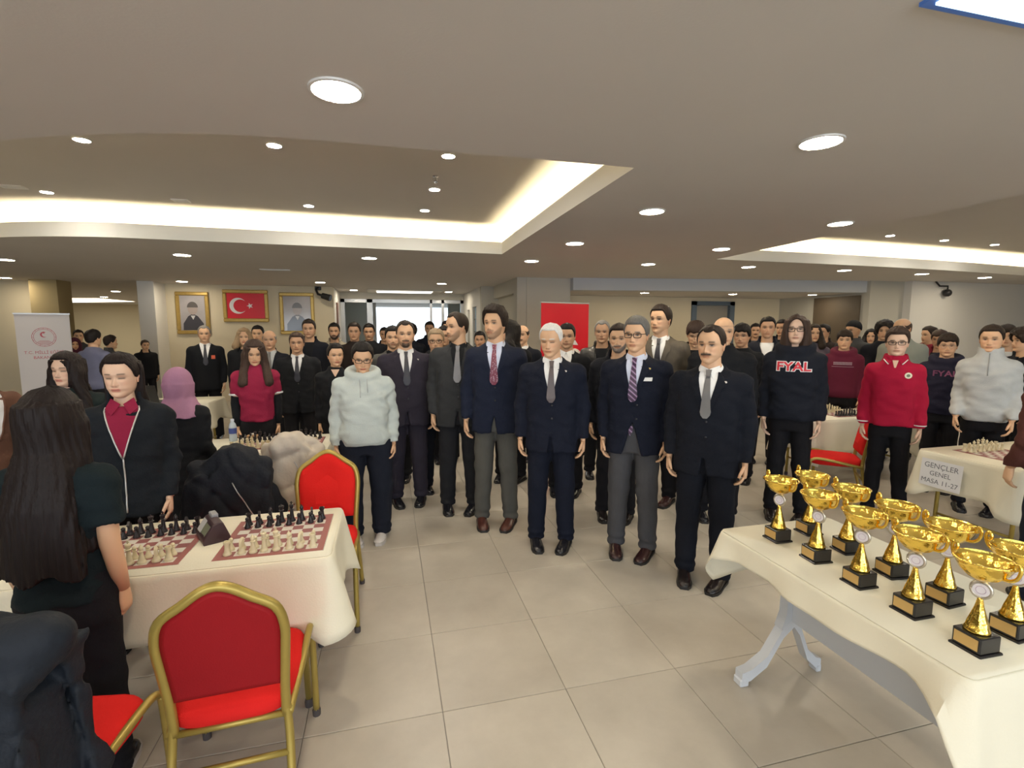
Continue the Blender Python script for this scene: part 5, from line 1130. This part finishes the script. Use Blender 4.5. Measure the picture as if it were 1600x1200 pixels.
P(1.81,4.85,1.797,'dark-haired man in a suit beside the red banner',yaw=-25,kind='suit',top='blackcloth',legs='blacktr',shirt='white',hair='short',hc='hblack',skin='tan')
P(2.41,6.15,1.474,'woman in a pale grey headscarf by the red banner',yaw=-20,kind='coat',top='stone',legs='blacktr',hair='scarf',hc='stone',female=1,hy=-10)
P(2.42,5.32,1.842,'grey-haired man in a black leather jacket',yaw=-30,kind='jacket',top='leather',inner='blackcloth',legs='blacktr',hair='short_r',hc='hgrey2',skin='tan')
P(2.02,4.08,1.787,'man with a greying full beard in a dark coat',yaw=-30,kind='jacket',top='navyblk',inner='greymid',legs='blacktr',hair='short',hc='hdark',beard='fullgrey',hy=-4,shoe='blackshoe2',open=1)
P(2.62,4.39,1.975,'tall man in a brown tweed jacket with a dark tie',yaw=-40,kind='suit',top='tweed',legs='blacktr',tie='tiedark',shirt='white',hair='short',hc='hdark',hy=-22,hp=-4,shoe='burgundyshoe')
P(3.20,4.66,1.841,'young man looking down in a dark jacket behind the tweed one',yaw=-35,kind='jacket',top='brownblk',inner='blackcloth',legs='blacktr',hair='fringe',hc='hbrown',hp=20)
P(2.92,3.85,1.853,'bald man in a long black coat behind the moustached man',yaw=-35,kind='coat',top='blackcloth',legs='blacktr',hair='bald',hc='hgrey2',hy=10,w=1.08,shoe='blackshoe')
P(3.89,4.79,1.797,'dark-haired boy in a black sweatshirt',yaw=-35,kind='sweat',top='blackcloth',legs='blacktr',hair='fringe',hc='hblack',hy=-15,skin='tan')
P(6.77,7.99,1.845,'moustached man far behind the zipped black track jacket',yaw=-35,kind='jacket',top='blackcloth',inner='greymid',legs='blacktr',hair='short',hc='hblack',beard='moust',skin='tan')
P(4.76,5.40,1.897,'man in a black track jacket over a white T-shirt',yaw=-40,kind='jacket',top='trackblk',inner='white',legs='blacktr',hair='short',hc='hblack',skin='tan',zip=1,logo=1)
P(6.42,6.94,1.895,'man in a dark track jacket with white shoulder stripes',yaw=-50,kind='jacket',top='trackblk',inner='blackcloth',legs='blacktr',hair='short',hc='hblack',skin='tan',stripe=1,hy=-20)
P(3.56,3.69,1.872,'long-haired young man in glasses and a black FYAL hoodie',yaw=-46,kind='hoodie',top='blackhood',legs='blacktr2',hair='bob',hc='hbrown',glasses=1,hp=-4,text='FYAL',shoe='blackshoe2',armout=.0,skin='pale',w=.92)
P(6.09,6.00,1.812,'woman with dark hair in a grey top beyond the hoodie',yaw=-45,kind='sweat',top='greymauve',legs='blacktr',hair='long',hc='hdark',female=1,hy=15,hairlen=1.35)
P(7.36,7.02,1.824,'man in a dark brown jacket by the dark doorway',yaw=-60,kind='jacket',top='brownblk',inner='blackcloth',legs='blacktr',hair='short',hc='hblack',skin='tan',hy=-20)
P(5.74,5.16,1.727,'boy in a maroon sweatshirt with a pale chest print',yaw=-48,kind='hoodie',top='maroon',legs='blacktr',hair='fringe',hc='hdark',text='blocks',tcol='printgrey',tsize=.03,w=.9)
P(7.07,6.21,1.857,'person in a black beanie and dark coat',yaw=-75,kind='coat',top='darkgrey',legs='blacktr',hair='beanie',hc='blackcloth',hy=-15)
P(6.95,5.62,1.847,'curly-haired boy in a dark navy sweater',yaw=-52,kind='sweat',top='navyblk',legs='blacktr',hair='curly',hc='hblack')
P(8.05,6.74,1.740,'dark-haired girl in a dark maroon top beside the curly-haired boy',yaw=-50,kind='sweat',top='plumdk',legs='blacktr',hair='long',hc='hblack',female=1,hairlen=1.40)
P(6.57,5.05,1.889,'balding man in a grey-green pullover',yaw=-65,kind='sweat',top='sage',legs='blacktr',hair='bald',hc='hbrown',hy=-20,hp=8)
P(4.45,3.47,1.747,'young man in glasses and a crimson polo sweater with round badge',yaw=-52,kind='polo',top='crimson',legs='blacktr2',hair='quiff',hc='hbrown',glasses=1,badge=1,shoe='blackshoe2',hp=-2,skin='pale',w=.88)
P(7.86,5.65,1.782,'person in a red hooded top standing by the right wall',yaw=-90,kind='hoodie',top='reddk',legs='blacktr',hair='short',hc='hdark',hy=-20)
P(7.25,5.08,1.727,'dark-haired person in a dark red jacket by the right wall',yaw=-70,kind='jacket',top='reddk',inner='blackcloth',legs='blacktr',hair='fringe',hc='hbrown',skin='tan')
P(5.77,3.96,1.692,'boy in round glasses and a navy FYAL hoodie',yaw=-55,kind='hoodie',top='navyhood',legs='blacktr',hair='fringe',hc='hdark',glasses=2,text='FYAL',tcol='printmaroon',tsize=.085,w=.9)
P(5.48,3.39,1.778,'young man in a pale grey half-zip sweater',yaw=-60,kind='halfzip',top='palegrey',legs='blacktr2',hair='short',hc='hdark',hy=-6,armfwd=.10,skin='med',w=.86)
P(7.15,4.28,1.787,'dark-haired person in a navy jacket behind the half-zip sweater',yaw=-60,kind='jacket',top='navyblk',inner='white',legs='blacktr',hair='fringe',hc='hdark')
P(6.74,3.87,1.746,'curly-haired person in a dark navy jacket beyond the grey sweater',yaw=-120,kind='jacket',top='navyblk',inner='navyblk',legs='blacktr',hair='curly',hc='hdark')
P(-0.20,4.15,1.647,'girl in glasses and a pale mint-grey hoodie, looking down',yaw=4,kind='hoodie',top='mint',legs='navyblk2',hair='tied',hc='hblack',glasses=1,female=1,hp=16,shoe='whiteshoe',w=1.16,belly=.03,draw=1,armout=.02,lw=1.12)
P(-0.52,5.29,1.596,'girl with tied dark hair in a black top',yaw=2,kind='sweat',top='blackcloth',legs='blacktr',hair='tied',hc='hblack',female=1,hy=14,vneck=1)
P(-1.24,5.18,1.652,'long-haired girl in a maroon polo over black sleeves, looking down',yaw=14,kind='polotee',top='maroonp',under='blackcloth',legs='blacktr',hair='long',hc='hbrown',female=1,hp=16,hairlen=1.22)
P(-2.76,8.64,1.798,'grey-haired man in a black suit with a small red badge',yaw=15,kind='suit',top='blackcloth',legs='blacktr',tie='tiedark',shirt='white',hair='short_r',hc='hgrey2',idcard=1)
P(-2.02,7.93,1.755,'fair-haired woman in a black jacket under the framed flag',yaw=10,kind='jacket',top='blackcloth',inner='blackcloth',legs='blacktr',hair='long',hc='hblond',female=1,hairlen=1.40)
P(-2.00,8.65,1.796,'dark-haired person in black under the framed flag',yaw=0,kind='sweat',top='blackcloth',legs='blacktr',hair='short',hc='hblack')
P(-1.48,6.97,1.731,'bald elderly man in a dark suit with pale tie',yaw=5,kind='suit',top='navyblk',legs='blacktr',tie='tiegrey2',shirt='palegrey',hair='bald',hc='hgrey2',skin='tan')
P(-1.05,6.35,1.702,'man in a black overcoat with white shirt and dark tie',yaw=4,kind='suit',top='blackcloth',legs='blacktr',tie='tiedark',shirt='white',hair='short',hc='hbrown',skin='tan',w=1.06)
P(-1.10,7.70,1.881,'tall man in a black jacket below the framed portrait',yaw=0,kind='jacket',top='navyblk',inner='blackcloth',legs='blacktr',hair='short',hc='hdark',skin='tan')
P(-0.83,8.46,1.838,'black-bearded man in a beige jacket by the entrance',yaw=0,kind='jacket',top='beige',inner='blackcloth',legs='blacktr',hair='short',hc='hblack',beard='full',skin='tan')
P(-0.47,7.65,1.837,'dark-haired man in a dark pullover before the glass doors',yaw=-4,kind='sweat',top='brownblk',legs='blacktr',hair='short',hc='hdark',skin='tan')
P(-0.28,8.22,1.826,'man in a black sweater before the glass doors',yaw=-4,kind='sweat',top='blackcloth',legs='blacktr',hair='short',hc='hblack',skin='tan',w=1.08)
P(-0.05,9.29,1.771,'person in dark clothes beside the open glass door',yaw=-4,kind='jacket',top='blackcloth',inner='brownblk',legs='blacktr',hair='short',hc='hblack',skin='tan')
P(0.38,8.57,1.815,'person in a navy top against the bright doorway',yaw=-6,kind='sweat',top='navyblk',legs='blacktr',hair='curly',hc='hblack')
P(0.78,9.50,1.881,'person in a blue-black coat against the doorway light',yaw=-8,kind='coat',top='navydk',legs='blacktr',hair='short',hc='hblack',skin='tan')
P(0.71,6.42,1.782,'dark-haired person in black behind the fair-haired man',yaw=-10,kind='jacket',top='blackcloth',inner='blackcloth',legs='blacktr',hair='short',hc='hblack',skin='tan')
P(0.96,8.21,1.876,'woman with dark hair standing near the vestibule wall',yaw=-10,kind='coat',top='brownblk',legs='blacktr',hair='tied',hc='hblack',female=1)
P(1.34,7.29,1.706,'dark-haired man behind the navy blazer',yaw=-15,kind='jacket',top='navyblk',inner='blackcloth',legs='blacktr',hair='short',hc='hblack',skin='tan')
P(1.35,5.44,1.840,'long-haired woman in black behind the tall navy blazer',yaw=-35,kind='coat',top='blackcloth',legs='blacktr',hair='long',hc='hblack',female=1,hy=-40,hairlen=1.40)
P(-1.42,3.88,1.471,'woman in a mauve headscarf with her back turned',yaw=172,kind='coat',top='blackcloth',legs='blacktr',hair='scarf',hc='mauve',female=1,armfwd=.12)
P(-1.40,3.10,1.612,'dark-haired girl in an open black zip jacket over a crimson polo',yaw=12,kind='jacket',top='blackzip',inner='maroonp',legs='blacktr2',hair='longback',hc='hblack2',female=1,zip=1,hy=-10,hp=3,hairlen=1.34,w=1.06,skin='pale',eyes='down',armfwd=.04)
P(-2.11,3.98,1.585,'long-haired girl in dark green-black beside the white banner',yaw=14,kind='sweat',top='greenblk',legs='blacktr',hair='long',hc='hblack2',female=1,hy=-24,hairlen=1.12,skin='pale',eyes='down')
P(-1.17,2.08,1.532,'long-haired girl in a black T-shirt facing the chess mats',yaw=176,kind='tee',top='blacktee',legs='blacktr2',hair='longfull',hc='hblack2',female=1,hairlen=1.02,shoe='blackshoe3',watch=1)
P(-2.55,3.89,1.615,'dark-haired person in a brown cardigan beside the girl with long hair',yaw=60,kind='jacket',top='browncard',inner='white',legs='blacktr',hair='short',hc='hblack',female=1)
P(4.01,2.03,1.702,'person in a dark brown sweater at the sign table',yaw=150,kind='sweat',top='brownsw',legs='navyblk2',hair='short',hc='hdark',armfwd=.06)
P(-6.17,12.07,1.725,'person in the group by the white banner, hair swept back',yaw=30,kind='sweat',top='darkgrey',legs='blacktr',hair='short',hc='hdark')
P(-5.52,10.67,1.580,'person in a dark maroon headscarf by the white banner',yaw=30,kind='coat',top='plumdk',legs='blacktr',hair='scarf',hc='plumdk',female=1)
P(-4.15,8.47,1.734,'short-haired person in a blue-grey shirt facing the far room',yaw=160,kind='sweat',top='slateblue',legs='blacktr',hair='short',hc='hblack')
P(-4.67,10.04,1.636,'person in a dark grey jacket leaning toward the blue-grey shirt',yaw=130,kind='jacket',top='darkgrey',inner='white',legs='blacktr',hair='short',hc='hdark',w=1.1)
P(-5.00,12.09,1.509,'person in black half hidden by the wall end',yaw=40,kind='jacket',top='blackcloth',inner='blackcloth',legs='blacktr',hair='short',hc='hbrown')
